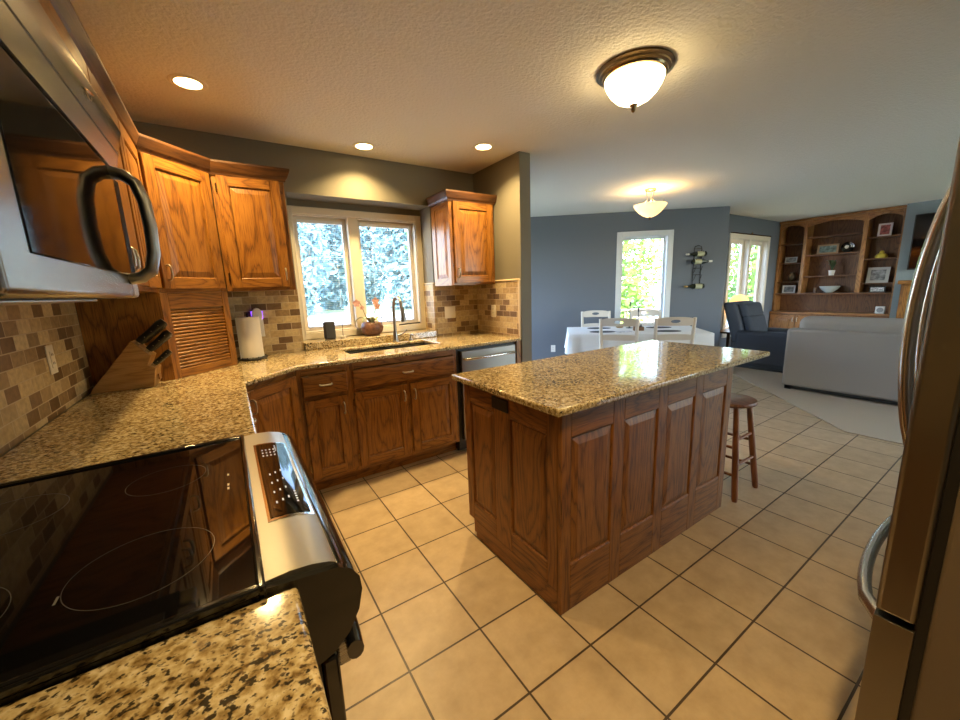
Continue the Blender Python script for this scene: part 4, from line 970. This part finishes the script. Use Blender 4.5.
PBW = photo('grey_photo', (.05, .05, .05), (.45, .45, .45)); PRED = photo('red_photo', (.25, .03, .03), (.4, .12, .1)); PGR = photo('landscape_photo', (.05, .09, .08), (.2, .26, .24))
SILV = plain('silver_frame', (.45, .43, .40), .4, metal=.4); WOODF = plain('tan_wood_frame', (.28, .17, .09), .5)
pframe('small grey double photo frame on the left bay of the bookcase, second shelf down', .20, 1.634, .19, .11, SILV, PBW)
pframe('white photo frame on the lowest shelf of the left bookcase bay', .215, 1.048, .21, .15, WHITE, PBW)
pframe('wide landscape picture in a wooden frame on the middle bookcase bay', .74, 1.757, .30, .17, WOODF, PGR)
pframe('portrait photo with red tones in a white frame, top of the right bookcase bay', 1.455, 1.98, .17, .21, plain('rose_white_frame', (.62, .52, .48), .5), PRED)
pframe('large square silver picture frame on the right bookcase bay', 1.45, 1.21, .27, .26, SILV, PBW, lean_=.18)
pframe('small frame of black and white photos on the long shelf, right bookcase bay', 1.47, 1.048, .20, .10, plain('black_frame', (.02, .02, .02), .4), photo('pale_photo', (.2, .2, .2), (.9, .9, .9), 40))
t = thing('vase', 'small round bronze vase on the left bookcase bay', 'vase', onb(.235, .14, 1.275), 0)
MB().lathe([(0, 0), (.025, 0), (.06, .06), (.065, .10), (.045, .15), (.028, .165), (.034, .18), (.028, .18), (.0, .16)], n=24, cap0=False, cap1=False).build('body', plain('bronze_glaze', (.15, .11, .07), .3), t, smooth=60)
t = thing('decorative_plate', 'dark round plate on a stand, middle bookcase bay', 'plate', onb(1.0, .16, 1.757), -PI/2)
MB().lathe([(0, .0), (.05, 0), (.088, -.014), (.09, -.010), (.052, .006), (0, .006)], (0, 0, .098), 32, ax='y', cap0=False, cap1=False).build('plate', BLACK, t, smooth=50)
MB().lathe([(0, -.001), (.03, -.001), (.03, -.003), (0, -.003)], (-.01, -.012, .10), 20, ax='y', cap0=False, cap1=False).build('white_motif', WHITE, t)
MB().box(-.05, .05, -.03, .05, 0, .012).build('stand', BLACKM, t)
t = thing('potted_plant', 'leafy plant in a small white pot on the middle bookcase bay', 'plant', onb(.83, .13, 1.364), 0)
MB().lathe([(0, 0), (.035, 0), (.048, .09), (.044, .092), (.04, .07), (0, .07)], n=24, cap0=False, cap1=False).build('pot', WHITE, t, smooth=50)
b = MB()
for k in range(26):
    a = random.random()*2*PI; L_ = .06+.05*random.random(); h = .14+.10*random.random(); rs = []
    for u, wd in ((0, .002), (.4, .011), (.75, .012), (1, .001)):
        r_ = L_*u; z = .07+h*math.sin(u*1.9)*.9; c_, s_ = math.cos(a), math.sin(a); rs.append([(c_*r_-s_*wd, s_*r_+c_*wd, z), (c_*r_+s_*wd, s_*r_-c_*wd, z), (c_*r_, s_*r_, z-.002)])
    b.rings(rs)
b.build('foliage', plain('dark_leaf', (.05, .085, .035), .5), t, smooth=60)
t = thing('bowl', 'wide pale silver bowl on the long shelf of the middle bookcase bay', 'bowl', onb(.83, .13, 1.048), 0)
MB().lathe([(0, 0), (.05, 0), (.06, .012), (.12, .06), (.155, .12), (.150, .12), (.115, .066), (.05, .02), (0, .018)], n=36, cap0=False, cap1=False).build('body', plain('pale_silver_glaze', (.42, .45, .43), .25), t, smooth=50)
t = thing('candle', 'small brown pillar candle left of the silver bowl', 'candle', onb(.615, .16, 1.048), 0)
MB().lathe([(0, 0), (.03, 0), (.03, .09), (.026, .094), (0, .09)], n=20, cap0=False, cap1=False).build('wax', plain('brown_wax', (.16, .09, .05), .5), t, smooth=50)
MB().tube([(0, 0, .09), (0, 0, .105)], .0015, 6).build('wick', BLACKM, t)
t = thing('figurine', 'yellow squat ornament on the right bookcase bay', 'ornament', onb(1.455, .13, 1.624), 0)
YEL = plain('yellow_glaze', (.55, .42, .05), .35)
MB().lathe([(0, 0), (.07, 0), (.082, .03), (.06, .065), (.03, .08), (.032, .10), (.018, .12), (0, .122)], n=24, cap0=False, cap1=False).build('body', YEL, t, smooth=60)
t = thing('desk_clock', 'small white square clock on the bookcase counter at its right end', 'clock', onb(1.56, .03, .69), -PI/2)
MB().box(-.06, .06, -.03, .03, 0, .12).build('case', WHITE, t, bevel=.008)
MB().lathe([(0, -.031), (.042, -.031), (.042, -.033), (0, -.033)], (0, 0, .06), 24, ax='y', cap0=False, cap1=False).build('dial', plain('grey_dial', (.25, .25, .25), .4), t)
# fireplace + tv on the chimney breast
t = thing('fireplace_mantel', 'oak fireplace mantel below the television, right of the bookcase', 'mantel', (9.2, 1.50, 0), -PI/2)
MB().box(0, 2.2, -.18, 0, 1.19, 1.25, 'x').build('shelf', OAK, t, bevel=.01)
for x0 in (.03, 1.95): MB().box(x0, x0+.22, -.10, 0, 0.009, 1.19).build('pilaster', OAK, t, bevel=.006)
MB().box(.25, 1.95, -.08, 0, .95, 1.19, 'x').build('frieze', OAK, t, bevel=.004)
t = thing('television', 'black flat television mounted on the grey chimney wall', 'television', (9.19, 1.44, 1.41), -PI/2)
MB().box(0, 1.35, -.07, -.03, 0, .84).build('case', BLACKM, t, bevel=.006)
MB().box(.015, 1.335, -.0712, -.069, .02, .825).build('screen', BGLASS, t)
MB().box(.5, .85, -.03, 0, .25, .6).build('bracket', BLACKM, t)

# ------------------------------------------------------------------ outdoors
LAWN = leafy('lawn_grass', (.16, .21, .09), (.26, .32, .15))
struct(MB().box(-40, 60, -40, 70, -.6, -.45).build('ground', LAWN))
struct(MB().box(-20, 26, 7, 33, -.45, -.42).build('driveway', plain('pale_concrete', (.75, .74, .72), .8)))
def leafball(mb, c, rad, n, sz, flat=1.0):
    for k in range(n):
        a = random.random()*2*PI; z = random.uniform(-1, 1); q = math.sqrt(1-z*z); r_ = random.random()**.35
        p = Vector((c[0]+rad*r_*q*math.cos(a), c[1]+rad*r_*q*math.sin(a), c[2]+rad*flat*r_*z))
        u = Vector((random.gauss(0, 1), random.gauss(0, 1), random.gauss(0, 1))).normalized(); v = u.orthogonal().normalized()
        s_ = sz*random.uniform(.6, 1.3)
        mb.face([tuple(p-u*s_), tuple(p+v*s_*.5), tuple(p+u*s_), tuple(p-v*s_*.5)])
BARK = plain('tree_bark', (.10, .07, .05), .9)
def tree(label, x, y, h, rad, m, n=2600, sz=.16, low=.2, group=None, conifer=False):
    t = thing('tree', label, 'tree', (x, y, -.45), 0, group)
    MB().tube([(0, 0, 0), (.05, .02, h*.4), (0, 0, h*.85)], [rad*.06, rad*.05, rad*.02], 8).build('trunk', BARK, t, smooth=60)
    b = MB(); k = 9
    for q in range(k):
        u = q/(k-1); z = h*(low+(1-low)*u)
        rr = rad*((1.15-u) if conifer else math.sin(PI*(.18+.72*u)))
        leafball(b, (random.uniform(-.25, .25)*rad, random.uniform(-.25, .25)*rad, z), max(.3, rr), n//k, sz)
    b.build('foliage', m, t)
G1 = leafy('bright_green_leaves', (.20, .34, .04), (.40, .55, .10)); G2 = leafy('mid_green_leaves', (.08, .20, .03), (.20, .36, .06)); G3 = leafy('blue_skylit_leaves', (.15, .28, .30), (.29, .45, .48))  # kitchen-window trees carry the blue sky light in their leaf colour
for x, y, h, rad, m, lab in ((9.6, 7.6, 6.5, 2.0, G1, 'bright green tree filling the dining window'), (12.9, 9.8, 7, 2.0, G2, 'mid green tree behind the right part of the dining window'), (7.2, 11.0, 7, 2.1, G2, 'mid green tree at the left of the dining window'),
                             (15.5, 5.2, 6.5, 1.7, G1, 'bright green tree outside the left living room pane'), (19.5, 7.6, 7, 2.2, G2, 'darker tree outside the right living room pane')):
    tree(lab, x, y, h, rad, m, low=.08, n=6000, sz=.12)
for x, y, h, rad, lab in ((-3.5, 38, 14, 3.4, 'blue-green tree at the far left beyond the driveway'), (5.3, 38, 14, 3.2, 'blue-green tree outside the left part of the left kitchen sash'), (11.3, 48, 17, 3.6, 'blue-green tree beyond the middle of the kitchen window'), (16.2, 38, 14, 3.0, 'blue-green tree outside the right kitchen sash'), (23.5, 40, 14, 3.2, 'blue-green tree at the far right beyond the driveway'), (19.0, 58, 20, 4.2, 'farthest blue-green tree, behind the left part of the right kitchen sash')):
    tree(lab, x, y, h, rad, G3, low=.10, sz=.42, n=7000)
# deck and railing outside the dining window
DK = plain('deck_wood', (.55, .42, .30), .7)
q0 = dpt(.2, .14); 
b = MB()
for k in range(14): b.box(-.6, 4.2, .16+k*.145, .16+k*.145+.138, -.16, -.12)
struct(b.build('deck', DK, loc=(DA.x, DA.y, 0), rot=DROT))
t = thing('deck_railing', 'tan wooden deck railing outside the dining window', 'railing', (DA.x, DA.y, -.12), DROT)
MB().box(-.6, 4.2, 2.08, 2.16, .90, .94, 'x').build('top_rail', DK, t); MB().box(-.6, 4.2, 2.10, 2.14, .12, .16, 'x').build('bottom_rail', DK, t)
for k in range(33): MB().box(-.58+k*.145, -.545+k*.145, 2.103, 2.137, .16, .90).build('baluster', DK, t)
